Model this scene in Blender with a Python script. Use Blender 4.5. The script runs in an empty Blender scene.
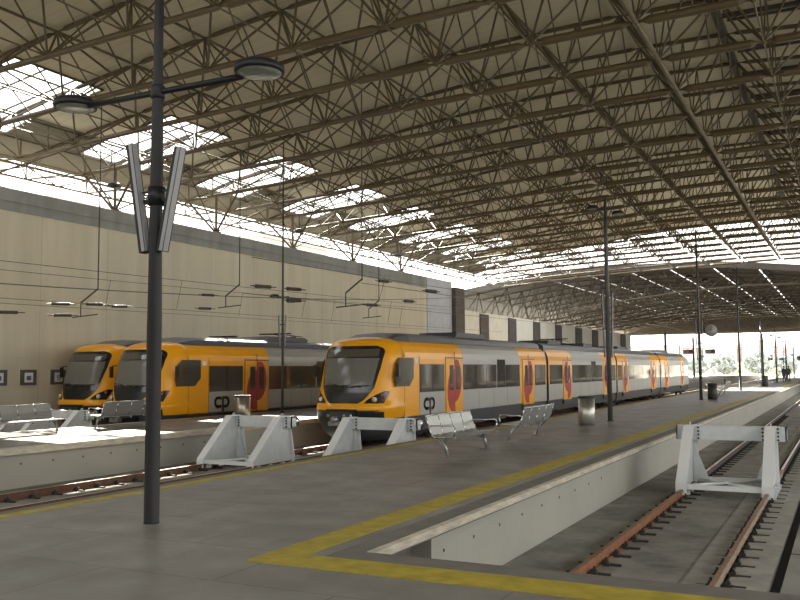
import bpy, math, random
from mathutils import Vector, Matrix
random.seed(7)
S = bpy.context.scene
COL = S.collection

# ------------------------------------------------------------------ materials
def mat(name, col, rough=.6, metal=0., var=0., vscale=3., col2=None, bump=0., spec=None, stretch=None):
    m = bpy.data.materials.new(name); m.use_nodes = True
    nt = m.node_tree; b = nt.nodes['Principled BSDF']
    b.inputs['Base Color'].default_value = (*col, 1)
    b.inputs['Roughness'].default_value = rough
    b.inputs['Metallic'].default_value = metal
    if spec is not None: b.inputs['Specular IOR Level'].default_value = spec
    if var or col2 or bump:
        g = nt.nodes.new('ShaderNodeNewGeometry'); n = nt.nodes.new('ShaderNodeTexNoise')
        mp = nt.nodes.new('ShaderNodeMapping')
        if stretch: mp.inputs['Scale'].default_value = stretch
        nt.links.new(g.outputs['Position'], mp.inputs['Vector'])
        n.inputs['Scale'].default_value = vscale; n.inputs['Detail'].default_value = 5
        nt.links.new(mp.outputs[0], n.inputs['Vector'])
        r = nt.nodes.new('ShaderNodeValToRGB')
        c2 = col2 or tuple(c * (1 + var) for c in col)
        c1 = col if col2 else tuple(c * (1 - var) for c in col)
        r.color_ramp.elements[0].position = .3; r.color_ramp.elements[1].position = .7
        r.color_ramp.elements[0].color = (*c1, 1); r.color_ramp.elements[1].color = (*c2, 1)
        nt.links.new(n.outputs['Fac'], r.inputs['Fac']); nt.links.new(r.outputs[0], b.inputs['Base Color'])
        if bump:
            bp = nt.nodes.new('ShaderNodeBump'); bp.inputs['Strength'].default_value = bump; bp.inputs['Distance'].default_value = .02
            nt.links.new(n.outputs['Fac'], bp.inputs['Height']); nt.links.new(bp.outputs[0], b.inputs['Normal'])
    return m

def floor_mat(name, c1, c2, mortar, bw, bh, rough, gap=.012, swap=False, amp=(.72, 1.2), nscale=.9):
    m = mat(name, c1, rough); nt = m.node_tree; b = nt.nodes['Principled BSDF']
    g = nt.nodes.new('ShaderNodeNewGeometry'); br = nt.nodes.new('ShaderNodeTexBrick')
    mp = nt.nodes.new('ShaderNodeMapping')
    if swap: mp.inputs['Rotation'].default_value = (0, 0, math.pi / 2)
    nt.links.new(g.outputs['Position'], mp.inputs['Vector']); nt.links.new(mp.outputs[0], br.inputs['Vector'])
    br.inputs['Scale'].default_value = 1; br.inputs['Brick Width'].default_value = bw; br.inputs['Row Height'].default_value = bh
    br.inputs['Mortar Size'].default_value = gap; br.inputs['Mortar Smooth'].default_value = .3; br.offset = .5
    br.inputs['Color1'].default_value = (*c1, 1); br.inputs['Color2'].default_value = (*c2, 1); br.inputs['Mortar'].default_value = (*mortar, 1)
    n = nt.nodes.new('ShaderNodeTexNoise'); n.inputs['Scale'].default_value = .9; n.inputs['Detail'].default_value = 8; n.inputs['Roughness'].default_value = .65
    nt.links.new(g.outputs['Position'], n.inputs['Vector'])
    r = nt.nodes.new('ShaderNodeMapRange'); r.inputs['From Min'].default_value = .3; r.inputs['From Max'].default_value = .7
    r.inputs['To Min'].default_value = amp[0]; r.inputs['To Max'].default_value = amp[1]; n.inputs['Scale'].default_value = nscale
    nt.links.new(n.outputs['Fac'], r.inputs['Value'])
    mx = nt.nodes.new('ShaderNodeMix'); mx.data_type = 'RGBA'; mx.blend_type = 'MULTIPLY'; mx.inputs[0].default_value = 1
    nt.links.new(br.outputs['Color'], mx.inputs[6]); nt.links.new(r.outputs[0], mx.inputs[7]); nt.links.new(mx.outputs[2], b.inputs['Base Color'])
    n2 = nt.nodes.new('ShaderNodeTexNoise'); n2.inputs['Scale'].default_value = 1.7; n2.inputs['Detail'].default_value = 4
    nt.links.new(g.outputs['Position'], n2.inputs['Vector'])
    r2 = nt.nodes.new('ShaderNodeMapRange'); r2.inputs['From Min'].default_value = .3; r2.inputs['From Max'].default_value = .7
    r2.inputs['To Min'].default_value = rough - .03; r2.inputs['To Max'].default_value = rough + .1
    nt.links.new(n2.outputs['Fac'], r2.inputs['Value']); nt.links.new(r2.outputs[0], b.inputs['Roughness'])
    return m

M = dict(
    platform=floor_mat('platform_slabs', (.16, .152, .13), (.20, .19, .165), (.10, .094, .08), 2.4, 1.2, .40),
    concourse=floor_mat('concourse_slabs', (.155, .15, .135), (.21, .203, .18), (.12, .115, .1), 1.8, 1.2, .45),
    margin=mat('edge_concrete', (.15, .14, .12), .7, var=.15, vscale=4),
    yellow=mat('yellow_paint', (.38, .295, .028), .6, var=.22, vscale=5, bump=.1),
    coping=mat('coping_stone', (.52, .47, .38), .75, var=.25, vscale=6, stretch=(1, .6, 3), bump=.2),
    pitwall=mat('pit_wall_panel', (.40, .39, .335), .7, var=.05, vscale=.8),
    pitfloor=floor_mat('pit_floor', (.20, .19, .165), (.23, .22, .19), (.15, .14, .12), 4, 30, .8, amp=(.5, 1.45), nscale=1.3),
    pave=floor_mat('pavement', (.25, .245, .22), (.28, .27, .24), (.06, .06, .055), 7, 14, .8, .05, True),
    slab=mat('track_slab', (.30, .29, .255), .85, var=.2, vscale=3, bump=.2),
    rust=mat('rusty_rail', (.20, .075, .03), .8, col2=(.33, .15, .07), vscale=8),
    darkrust=mat('dark_brown_rail', (.075, .045, .035), .7, var=.2, vscale=6),
    rust2=mat('brown_rail', (.16, .08, .05), .8, var=.25, vscale=6),
    palerail=mat('dusty_pale_rail', (.40, .32, .24), .85, col2=(.30, .20, .12), vscale=7),
    railtop=mat('rail_head', (.30, .17, .10), .45, metal=.4, var=.25, vscale=6),
    railshine=mat('polished_rail_head', (.62, .57, .5), .3, metal=.9),
    clip=mat('rail_clip_iron', (.03, .027, .024), .7),
    dark=mat('dark_gap', (.02, .02, .018), .9),
    wall=None, parapet=mat('parapet_concrete', (.25, .255, .235), .85, var=.18, vscale=1.2, stretch=(1, 1, .4)),
    bwall=mat('blue_grey_cladding', (.42, .45, .5), .7, var=.08, vscale=2),
    pier=mat('dark_pier_and_recess_shade', (.075, .065, .055), .8, var=.15, vscale=2),  # pier brown, also filling the far wall's recesses in place of shade
    pale=mat('pale_wall_panel', (.62, .60, .52), .75, var=.06, vscale=1.5),
    roofsheet=None,
    steel=mat('beige_painted_steel', (.105, .075, .036), .5, var=.12, vscale=2),
    rod=mat('beige_painted_rod', (.10, .075, .038), .5),
    steel2=mat('far_canopy_steel', (.12, .095, .065), .6),
    wht=mat('buffer_white_paint', (.62, .65, .66), .5, var=.07, vscale=5),
    whtedge=mat('buffer_white_flange', (.78, .80, .80), .5),
    bolt=mat('bolt_black', (.015, .015, .015), .6),
    chrome=mat('chromed_cylinder', (.65, .65, .66), .22, metal=1),
    post=mat('post_graphite', (.011, .011, .012), .5, spec=.35),
    post2=mat('post_grey', (.042, .041, .038), .45),
    trough=mat('trough_light_grey', (.30, .30, .31), .4),
    lampglass=mat('lamp_glass', (.30, .33, .29), .25, var=.15, vscale=9),
    inox=mat('brushed_stainless', (.34, .34, .33), .36, metal=.75, var=.12, vscale=14, stretch=(1, 1, .2)),
    perf=mat('perforated_seat_metal', (.36, .37, .35), .36, metal=.6, var=.12, vscale=30),
    binm=mat('bin_stainless', (.42, .40, .35), .33, metal=.85, var=.15, vscale=3, stretch=(4, 4, .2)),
    orange=mat('train_orange', (.90, .40, .010), .28, var=.02, vscale=1),
    tgrey=mat('train_silver_grey', (.40, .395, .37), .38, metal=.1, var=.03, vscale=1),
    troof=mat('train_roof_grey', (.085, .092, .105), .38),
    tskirt=mat('train_skirt_grey', (.055, .058, .062), .5),
    tblack=mat('train_black', (.012, .012, .013), .3),
    tunder=mat('train_underframe', (.022, .02, .018), .8),
    red=mat('train_red', (.42, .025, .015), .5),
    tjoint=mat('panel_joint', (.30, .12, .01), .6), gjoint=mat('grey_joint', (.2, .2, .19), .6),
    logo=mat('logo_graphite', (.03, .03, .03), .4),
    glass=mat('window_glass_dark', (.13, .12, .10), .05, metal=.4, spec=.9),
    blind=mat('windscreen_glass', (.16, .158, .14), .12, spec=.6),
    wsblack=mat('windscreen_black', (.014, .014, .015), .14, spec=.6),
    hlamp=mat('headlamp_lens', (.72, .72, .70), .15),
    amber=mat('amber_lens', (.55, .13, .02), .3), led=mat('display_panel', (.10, .08, .07), .3),
    sticker=mat('white_sticker', (.75, .74, .7), .5),
    insul=mat('insulator_brown', (.05, .04, .032), .4), wire=mat('wire_grey', (.09, .085, .075), .5),
    frame=mat('poster_frame', (.10, .10, .105), .5), paper=mat('poster_paper', (.72, .73, .70), .6),
    pblue=mat('poster_blue', (.10, .13, .30), .6), pgreen=mat('poster_green', (.05, .22, .16), .6),
    clockw=mat('clock_face', (.45, .46, .44), .4), sign=mat('sign_dark', (.06, .05, .06), .5), signred=mat('sign_red', (.4, .05, .05), .5),
    darkground=mat('bounce_cut_ground', (.10, .10, .09), .9, var=.2, vscale=.5),
    eaveboard=mat('eave_boards_grey', (.17, .155, .125), .85, var=.1, vscale=1),
    ground=mat('outdoor_ground', (.30, .29, .26), .9, var=.15, vscale=.3),
    ballast=mat('outdoor_ballast', (.42, .37, .31), .95, var=.25, vscale=4),
    leaf=mat('hazed_tree_leaves', (.36, .40, .37), .8, var=.2, vscale=1.5), trunk=mat('tree_bark', (.12, .09, .06), .9),  # leaf green paled so that distance haze sits in the colour
    hedge=mat('hedge_leaves', (.40, .43, .32), .8, var=.3, vscale=1),
    pink=mat('hazed_pink_render', (.66, .52, .48), .8, var=.05, vscale=.5), cream=mat('cream_render', (.62, .58, .50), .8), rooft=mat('hazed_clay_roof', (.62, .47, .42), .8),  # pink and clay tones paled to carry the haze
    bglass=mat('building_window', (.08, .09, .10), .2), skin=mat('skin', (.45, .28, .2), .6), navy=mat('navy_cloth', (.03, .035, .09), .8),
    jeans=mat('dark_trousers', (.03, .03, .04), .8), hair=mat('dark_hair', (.02, .015, .01), .7), olive=mat('olive_cloth', (.10, .10, .05), .8),
    blue=mat('blue_film', (.03, .05, .25), .15),
)
# wall: large beige panels with vertical joints and faint streaks
m = mat('wall_beige_panels', (.58, .53, .40), .8); nt = m.node_tree; b = nt.nodes['Principled BSDF']
g = nt.nodes.new('ShaderNodeNewGeometry'); w = nt.nodes.new('ShaderNodeTexBrick')
mp = nt.nodes.new('ShaderNodeMapping'); mp.inputs['Rotation'].default_value = (0, math.pi / 2, math.pi / 2)
sx = nt.nodes.new('ShaderNodeSeparateXYZ'); cx = nt.nodes.new('ShaderNodeCombineXYZ')
nt.links.new(g.outputs['Position'], sx.inputs[0]); nt.links.new(sx.outputs[1], cx.inputs[0]); nt.links.new(sx.outputs[2], cx.inputs[1])
nt.links.new(cx.outputs[0], w.inputs['Vector']); w.offset = 0
for k, v in (('Scale', 1), ('Brick Width', 3.66), ('Row Height', 60), ('Mortar Size', .02)): w.inputs[k].default_value = v
w.inputs['Color1'].default_value = (.60, .555, .42, 1); w.inputs['Color2'].default_value = (.56, .515, .395, 1); w.inputs['Mortar'].default_value = (.46, .42, .32, 1)
n = nt.nodes.new('ShaderNodeTexNoise'); mp.inputs['Rotation'].default_value = (0, 0, 0); mp.inputs['Scale'].default_value = (1, 1.2, .12)
nt.links.new(g.outputs['Position'], mp.inputs['Vector']); nt.links.new(mp.outputs[0], n.inputs['Vector']); n.inputs['Scale'].default_value = 1.2; n.inputs['Detail'].default_value = 6
r = nt.nodes.new('ShaderNodeMapRange'); r.inputs['From Min'].default_value = .3; r.inputs['From Max'].default_value = .7; r.inputs['To Min'].default_value = .9; r.inputs['To Max'].default_value = 1.06
mx = nt.nodes.new('ShaderNodeMix'); mx.data_type = 'RGBA'; mx.blend_type = 'MULTIPLY'; mx.inputs[0].default_value = 1
nt.links.new(n.outputs['Fac'], r.inputs['Value']); nt.links.new(w.outputs['Color'], mx.inputs[6]); nt.links.new(r.outputs[0], mx.inputs[7]); nt.links.new(mx.outputs[2], b.inputs['Base Color'])
M['wall'] = m
# roof sheet: pale ribbed boards running across
m = mat('roof_sheet_beige', (.60, .55, .42), .8); nt = m.node_tree; b = nt.nodes['Principled BSDF']
g = nt.nodes.new('ShaderNodeNewGeometry'); w = nt.nodes.new('ShaderNodeTexWave'); w.wave_type = 'BANDS'; w.bands_direction = 'Y'
w.inputs['Scale'].default_value = .52; w.inputs['Distortion'].default_value = 0
nt.links.new(g.outputs['Position'], w.inputs['Vector'])
rp = nt.nodes.new('ShaderNodeValToRGB'); rp.color_ramp.elements[0].position = .0; rp.color_ramp.elements[1].position = .06
rp.color_ramp.elements[0].color = (.61, .565, .435, 1); rp.color_ramp.elements[1].color = (.68, .63, .49, 1)
nt.links.new(w.outputs['Fac'], rp.inputs['Fac']); nt.links.new(rp.outputs[0], b.inputs['Base Color'])
M['roofsheet'] = m
# clear skylight pane
m = bpy.data.materials.new('skylight_pane'); m.use_nodes = True; nt = m.node_tree
b = nt.nodes['Principled BSDF']; b.inputs['Base Color'].default_value = (.9, .93, .95, 1); b.inputs['Roughness'].default_value = .1
tr = nt.nodes.new('ShaderNodeBsdfTransparent'); mxs = nt.nodes.new('ShaderNodeMixShader'); mxs.inputs[0].default_value = .08
nt.links.new(tr.outputs[0], mxs.inputs[1]); nt.links.new(b.outputs[0], mxs.inputs[2]); nt.links.new(mxs.outputs[0], nt.nodes['Material Output'].inputs[0])
M['pane'] = m

# ------------------------------------------------------------------ mesh helpers
class MB:
    def __init__(s): s.v = []; s.f = []; s.m = []; s.sm = []
    def add(s, vs, fs, mi=0, smooth=False):
        o = len(s.v); s.v += [tuple(v) for v in vs]
        for f in fs: s.f.append([o + i for i in f]); s.m.append(mi); s.sm.append(smooth)
        return s
    def box(s, x0, x1, y0, y1, z0, z1, mi=0):
        vs = [(x, y, z) for z in (z0, z1) for y in (y0, y1) for x in (x0, x1)]
        return s.add(vs, [(0, 2, 3, 1), (4, 5, 7, 6), (0, 1, 5, 4), (2, 6, 7, 3), (0, 4, 6, 2), (1, 3, 7, 5)], mi)
    def cbox(s, c, size, mi=0, rot=None):
        hx, hy, hz = [a / 2 for a in size]
        vs = [Vector((x, y, z)) for z in (-hz, hz) for y in (-hy, hy) for x in (-hx, hx)]
        if rot is not None: vs = [rot @ v for v in vs]
        vs = [v + Vector(c) for v in vs]
        return s.add(vs, [(0, 2, 3, 1), (4, 5, 7, 6), (0, 1, 5, 4), (2, 6, 7, 3), (0, 4, 6, 2), (1, 3, 7, 5)], mi)
    def tube(s, p, q, r, r2=None, n=6, mi=0, caps=False):
        p = Vector(p); q = Vector(q); d = (q - p)
        if d.length < 1e-6: return s
        d.normalize(); a = Vector((0, 0, 1)) if abs(d.z) < .9 else Vector((1, 0, 0))
        u = d.cross(a).normalized(); w = d.cross(u); r2 = r if r2 is None else r2
        vs = []
        for c, rr in ((p, r), (q, r2)):
            for k in range(n):
                t = 2 * math.pi * k / n; vs.append(c + u * (rr * math.cos(t)) + w * (rr * math.sin(t)))
        fs = [(k, (k + 1) % n, n + (k + 1) % n, n + k) for k in range(n)]
        if caps: fs += [tuple(range(n))[::-1], tuple(range(n, 2 * n))]
        return s.add(vs, fs, mi, n > 5)
    def path(s, pts, r, n=8, mi=0):
        for a, b in zip(pts, pts[1:]): s.tube(a, b, r, n=n, mi=mi, caps=True)
        return s
    def chord(s, p, q, r, mi=0):            # tube with conical ends, as on space-frame members
        p = Vector(p); q = Vector(q); a = p.lerp(q, .06); a2 = p.lerp(q, .12); b = p.lerp(q, .94); b2 = p.lerp(q, .88)
        s.tube(p, a, r * .3, r * .35, mi=mi); s.tube(a, a2, r * .35, r, mi=mi); s.tube(a2, b2, r, mi=mi); s.tube(b2, b, r, r * .35, mi=mi); s.tube(b, q, r * .35, r * .3, mi=mi)
        return s
    def lathe(s, prof, c, n=24, mi=0, axis='z'):
        vs = []
        for r, h in prof:
            for k in range(n):
                t = 2 * math.pi * k / n
                if axis == 'z': vs.append((c[0] + r * math.cos(t), c[1] + r * math.sin(t), c[2] + h))
                elif axis == 'x': vs.append((c[0] + h, c[1] + r * math.cos(t), c[2] + r * math.sin(t)))
                else: vs.append((c[0] + r * math.cos(t), c[1] + h, c[2] + r * math.sin(t)))
        fs = []
        for i in range(len(prof) - 1):
            for k in range(n): fs.append((i * n + k, i * n + (k + 1) % n, (i + 1) * n + (k + 1) % n, (i + 1) * n + k))
        fs.append(tuple(range(n))[::-1]); L = (len(prof) - 1) * n; fs.append(tuple(range(L, L + n)))
        return s.add(vs, fs, mi, True)
    def prism(s, poly, x0, x1, axis='x', mi=0):     # poly of (a,b); extruded along axis
        def P(a, b, t): return (t, a, b) if axis == 'x' else ((a, t, b) if axis == 'y' else (a, b, t))
        n = len(poly); vs = [P(a, b, x0) for a, b in poly] + [P(a, b, x1) for a, b in poly]
        fs = [(k, (k + 1) % n, n + (k + 1) % n, n + k) for k in range(n)] + [tuple(range(n))[::-1], tuple(range(n, 2 * n))]
        return s.add(vs, fs, mi)
    def build(s, name, mats, parent=None, bevel=0):
        me = bpy.data.meshes.new(name); me.from_pydata(s.v, [], s.f)
        if not isinstance(mats, (list, tuple)): mats = [mats]
        for m_ in mats: me.materials.append(m_)
        me.polygons.foreach_set('material_index', s.m); me.polygons.foreach_set('use_smooth', s.sm); me.update()
        o = bpy.data.objects.new(name, me); COL.objects.link(o)
        if parent: o.parent = parent
        if bevel:
            b_ = o.modifiers.new('bevel', 'BEVEL'); b_.width = bevel; b_.segments = 2; b_.limit_method = 'ANGLE'
        return o

def tag(o, label=None, cat=None, group=None, kind=None):
    if label: o['label'] = label
    if cat: o['category'] = cat
    if group: o['group'] = group
    if kind: o['kind'] = kind
    return o
def empty(name, loc, rz=0, **k):
    o = bpy.data.objects.new(name, None); COL.objects.link(o); o.location = loc; o.rotation_euler = (0, 0, rz); o.empty_display_size = .2
    return tag(o, **k)
def struct(mb, name, mats, label=None):
    return tag(mb.build(name, mats), label=label, kind='structure')
def tree_copy(o, parent=None):
    c = o.copy(); COL.objects.link(c)
    if parent: c.parent = parent
    for ch in list(o.children): tree_copy(ch, c)
    return c
def lerp_tab(tab, t):
    if t <= tab[0][0]: return tab[0][1]
    for (a, va), (b_, vb) in zip(tab, tab[1:]):
        if t <= b_: return va + (vb - va) * (t - a) / (b_ - a)
    return tab[-1][1]

# ------------------------------------------------------------------ layout constants (platform top z=0, tracks along +Y)
ZR = -.8            # rail head
ZF = -.97           # pit floor
PX0, PX1 = -9.55, -4.1      # island platform edges
EY = 7.55           # concourse edge at the right pit
LX0, LX1 = -21.8, -17.1     # left platform
WX = -29.5
TB, TA, TC, TD, TR = -11.2, -15.0, -23.5, -27.3, -2.33

# ------------------------------------------------------------------ floors
f = MB().box(PX0 + .35, PX1 - .35, EY + .0, 150, -.14, 0, 0)
struct(f, 'floor', M['platform'], 'long grey slab island platform with yellow edge lines')
f = MB().box(PX0 + .35, 14, -8, EY - .35, -.14, 0).box(PX0 + .35, PX1 - .35, EY - .35, EY, -.14, 0)
struct(f, 'floor.001', M['platform'], 'dark grey slab concourse floor in the foreground')
# edge margins / copings
c = MB()
c.box(PX1 - .35, PX1 - .09, EY, 150, -.14, -.002); c.box(PX1 - .09, PX1, EY + .02, 150, -.085, -.003, 1)
c.box(PX1 - .35, 14, EY - .35, EY, -.14, -.002)
c.box(PX0 + .06, PX0 + .35, -8, 150, -.14, -.002); c.box(PX0, PX0 + .06, -8, 150, -.17, -.005)
struct(c, 'trim_1', [M['margin'], M['coping']], 'grey platform edge margin with a pale worn stone lip')
t = MB(); t.box(-5.0, -4.62, 7.18, 150, 0, .006); t.box(-5.0, 14, 6.72, 7.18, 0, .006)
struct(t, 'trim_2', M['yellow'], 'yellow warning line around the empty right track pit')
t = MB(); t.box(-9.3, -9.08, -8, 150, 0, .006)
struct(t, 'trim_3', M['yellow'], 'yellow warning line along the train side of the island platform')
# pit walls under island platform and concourse
w = MB()
w.box(PX0 + .40, PX0 + .6, -8, 150, -2, -.14)
w.box(PX1 - .6, PX1 - .25, 9.4, 150, ZF - .3, -.14, 0)
w.box(PX1 - .6, PX1 - .5, EY - .4, 9.4, ZF - .3, -.14, 1)
w.box(PX1 - .6, 14, EY - .5, EY - .32, ZF - .3, -.145, 0)
for i in range(9): # bolt holes
    y = 9.75 + i * .95; w.box(PX1 - .252, PX1 - .245, y - .018, y + .018, -.42, -.385, 2)
struct(w, 'wall_pit', [M['pitwall'], M['margin'], M['bolt']], 'pale grey panel wall below the island platform edge')
# left platform
f = MB().box(LX0 + .3, LX1 - .3, -8, 150, -.14, 0); struct(f, 'floor.002', M['platform'], 'sunlit left island platform between the parked trains')
c = MB(); c.box(LX1 - .3, LX1, -8, 150, -.16, -.003); c.box(LX0, LX0 + .3, -8, 150, -.16, -.003)
struct(c, 'trim_4', M['coping'], 'pale coping of the left island platform')
w = MB(); w.box(LX1 - .5, LX1 - .28, -8, 150, -1.3, -.16); w.box(LX0 + .28, LX0 + .5, -8, 150, -1.3, -.16)
for i in range(60):
    y = 8 + i * .95; w.box(LX1 - .282, LX1 - .274, y - .02, y + .02, -.43, -.39, 1)
struct(w, 'wall_pit.001', [M['pitwall'], M['bolt']], 'beige wall below the left platform edge with bolt holes')
# pit floors
f = MB(); f.box(LX1 - .5, PX0 + .5, -8, 100, -1.2, ZF); struct(f, 'floor.003', M['pitfloor'], 'track bed floor between the two island platforms')
f = MB(); f.box(WX, LX0 + .5, -8, 100, -1.2, ZF); struct(f, 'floor.004', M['pitfloor'], 'track bed floor beside the tall left wall')
f = MB(); f.box(PX1 - .6, -1.95, EY - .5, 200, -1.2, ZF); struct(f, 'floor.005', M['pitfloor'], 'stained concrete floor of the right track pit')
f = MB(); f.box(-1.95, -.95, EY - .5, 200, -1.2, ZF + .02); struct(f, 'trim_5', M['slab'], 'pale concrete strip carrying the right rail')
f = MB(); f.box(-.95, -.80, EY - .5, 200, -1.2, ZF - .07); struct(f, 'trim_6', M['dark'], 'dark cable gutter right of the rail strip')
f = MB(); f.box(-.80, 14, EY - .5, 200, -1.2, ZF + .04); struct(f, 'floor.006', M['pave'], 'grey jointed pavement at the far right')
f = MB(); f.box(14, 16, -8, 200, -1.2, 0)
struct(f, 'floor.007', M['margin'])

WB = [(74.6, 76.7), (82.2, 84.4), (90, 92.2), (98, 100.4), (106.5, 109.3), (114.5, 117.4), (122.5, 125.5), (131, 134)]
# ------------------------------------------------------------------ left wall
w = MB()
w.box(WX - .3, WX, -8, 63.3, -1.2, 8.15, 0)
w.box(WX - .32, WX + .03, -8, 63.3, 8.15, 9.05, 1); w.box(WX - .32, WX + .06, -8, 63.3, 8.52, 8.60, 1)
w.box(WX - .3, WX + .05, 63.3, 68.2, -1.2, 9.05, 2)
w.box(WX - .9, WX + .4, 68.2, 70.2, -1.2, 8.6, 3)
struct(w, 'wall_left', [M['wall'], M['parapet'], M['bwall'], M['pier']], 'tall beige panel wall with a dark concrete parapet on the left')
w = MB(); w.box(WX - 1.4, WX - 1.0, 70, 138, -1.2, 6.85, 1)
for a_, b_ in WB: w.box(WX - 1.0, WX + .12, a_, b_, -1.2, 6.7, 1)  # dark fill stands in for the shade in the recesses between panels
yy = 71.0
for a_, b_ in WB: w.box(WX - 1.0, WX, yy, a_, -1.2, 6.85, 0); yy = b_
w.box(WX - 1.0, WX, yy, 138, -1.2, 6.85, 0)
struct(w, 'wall_left.001', [M['pale'], M['pier']], 'lower far wall of pale bays between recesses filled dark as shade')
# wall behind the camera
w = MB(); w.box(WX, 16, -8.4, -8, -1.2, 9, 0); struct(w, 'wall_back', M['wall'])

# ------------------------------------------------------------------ main roof : space frame with beige boards above
DX, DY = 3.3, 3.66
XL = [-5.2 - DX * k for k in range(9)]
XL = [-5.2 + DX * k for k in range(5, 0, -1)] + XL           # from +11.3 to -31
XL.sort()
XU = [(a + b) / 2 for a, b in zip(XL, XL[1:])]
YL = [26.2 + DY * k for k in range(-9, 19)]
ZLt = [(-31.6, 10.95), (-28.3, 11.15), (-25, 11.35), (-18.4, 11.65), (-11.8, 11.9), (-5.2, 12.1), (1.4, 12.2), (8, 11.9), (11.3, 11.4)]
ZUt = [(-33.5, 11.25), (-30, 12.2), (-26.6, 12.75), (-23.4, 13.2), (-20, 13.65), (-15, 14.25), (-11, 14.5), (-7, 14.6), (-3.55, 14.6), (0, 14.4), (3, 14.3), (9.6, 13.2), (12.5, 12.3)]
zl = lambda x: lerp_tab(ZLt, x)
zu = lambda x: lerp_tab(ZUt, x)
first = None
for j, y in enumerate(YL):
    t = empty('roof_truss', (0, y, 0), label='arched beige tubular truss spanning the hall under the boarded roof', cat='roof truss', group='arched tube trusses under the main roof')
    lc = MB(); uc = MB(); wb = MB(); nd = MB()
    for a, b in zip(XL, XL[1:]):
        if b < -12: lc.tube((a, 0, zl(a)), (b, 0, zl(b)), .10)
        else: lc.chord((a, 0, zl(a)), (b, 0, zl(b)), .135)
    for a in XL: nd.lathe([(.02, -.09), (.08, -.06), (.1, 0), (.08, .06), (.02, .09)], (a, 0, zl(a)), n=8)
    last = j == len(YL) - 1
    if not last:
        for a, b in zip(XU, XU[1:]): uc.chord((a, DY / 2, zu(a)), (b, DY / 2, zu(b)), .085)
        uc.tube((XU[0], DY / 2, zu(XU[0])), (-33.4, DY / 2, zu(-33.4)), .06)
        for i, xu in enumerate(XU):
            U = (xu, DY / 2, zu(xu))
            for xl in (XL[i], XL[i + 1]):
                wb.tube((xl, 0, zl(xl)), U, .042, n=5); wb.tube((xl, DY, zl(xl)), U, .042, n=5)
            wb.tube((xu, DY / 2, zu(xu)), (xu, DY, (zl(XL[i]) + zl(XL[i + 1])) / 2), .03, n=5)
            # secondary bracing rods towards the mid points of the neighbouring upper chords
            if i + 1 < len(XU):
                m_ = ((xu + XU[i + 1]) / 2, DY / 2, (zu(xu) + zu(XU[i + 1])) / 2)
                wb.tube((XL[i + 1], 0, zl(XL[i + 1])), m_, .03, n=5); wb.tube((XL[i + 1], DY, zl(XL[i + 1])), m_, .03, n=5)
    lc.v_ = None
    lc.add(nd.v, nd.f, 0, True); lc.build('lower_chord', M['steel'], t)
    if not last: uc.build('upper_chord', M['steel'], t); wb.build('web_rods', M['rod'], t)
for i, x in enumerate(XL):
    tb = MB(); r_ = .09 if abs(x + 5.2) < .1 else .028
    for a, b in zip(YL, YL[1:]): tb.tube((x, a, zl(x)), (x, b, zl(x)), r_)
    big = r_ > .05
    tag(tb.build('longitudinal_tube', M['steel']), 'thick straight tube running the length of the roof below the trusses' if big else 'thin straight tube joining the lower nodes of the roof trusses', 'roof tube', None if big else 'thin lengthwise tubes at the lower nodes')
for i, x in enumerate(XU):
    tb = MB()
    for a in YL[:-2]: tb.tube((x, a + DY / 2, zu(x)), (x, a + DY * 1.5, zu(x)), .05)
    tag(tb.build('purlin_tube', M['rod']), 'thin straight purlin tube just under the roof boards', 'roof tube', 'lengthwise purlin tubes under the boards')
# boards, with skylight openings
YEND = 83.6
ys = [-7.0]
yk = [YL[0] + DY / 2 + DY * k for k in range(-1, 40)]
xs = [-33.6, -31.6, -29.9, -28.0, -26.0, -23.4, -20, -15, -11, -7, -3.7]
sh = MB(); pn = MB(); fr = MB(); eb = MB()
def board(mb, x0, x1, y0, y1, off=.14, th=.05, mi=0):
    a, b = zu(x0) + off, zu(x1) + off
    vs = [(x0, y0, a), (x1, y0, b), (x1, y1, b), (x0, y1, a), (x0, y0, a + th), (x1, y0, b + th), (x1, y1, b + th), (x0, y1, a + th)]
    mb.add(vs, [(0, 3, 2, 1), (4, 5, 6, 7), (0, 1, 5, 4), (1, 2, 6, 5), (2, 3, 7, 6), (3, 0, 4, 7)], mi)
sky_y = [(21.2 + 8.2 * k, 25.4 + 8.2 * k) for k in range(-3, 8)]
def in_sky(x0, x1, y0, y1):
    if x1 <= -25.9 and x0 >= -31.7:
        return any(a - .1 <= y0 and y1 <= b + .1 for a, b in sky_y)
    return False
yb = sorted({-7.0, YEND} | {v for ab in sky_y for v in ab if v < YEND})
for y0, y1 in zip(yb, yb[1:]):
    for x0, x1 in zip(xs, xs[1:]):
        if in_sky(x0, x1, y0, y1):
            board(pn, x0, x1, y0, y1)
            n_ = 3
            for k in range(n_ + 1):
                yy = y0 + (y1 - y0) * k / n_; fr.tube((x0, yy, zu(x0) + .1), (x1, yy, zu(x1) + .1), .045, n=4)
            for xx in (x0, x1): fr.tube((xx, y0, zu(xx) + .1), (xx, y1, zu(xx) + .1), .05, n=4)
        elif x1 < -29.8: board(eb, x0, x1, y0, y1)
        else: board(sh, x0, x1, y0, y1)
struct(sh, 'ceiling', M['roofsheet'], 'curved beige boarded roof above the trusses')
struct(eb, 'ceiling.003', M['eaveboard'], 'darker grey boards along the left roof edge')
struct(pn, 'window_1', M['pane'], 'row of bright rectangular skylights in the left slope of the roof')
struct(fr, 'window_2', M['rod'], 'glazing bars of the skylight row')
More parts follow.
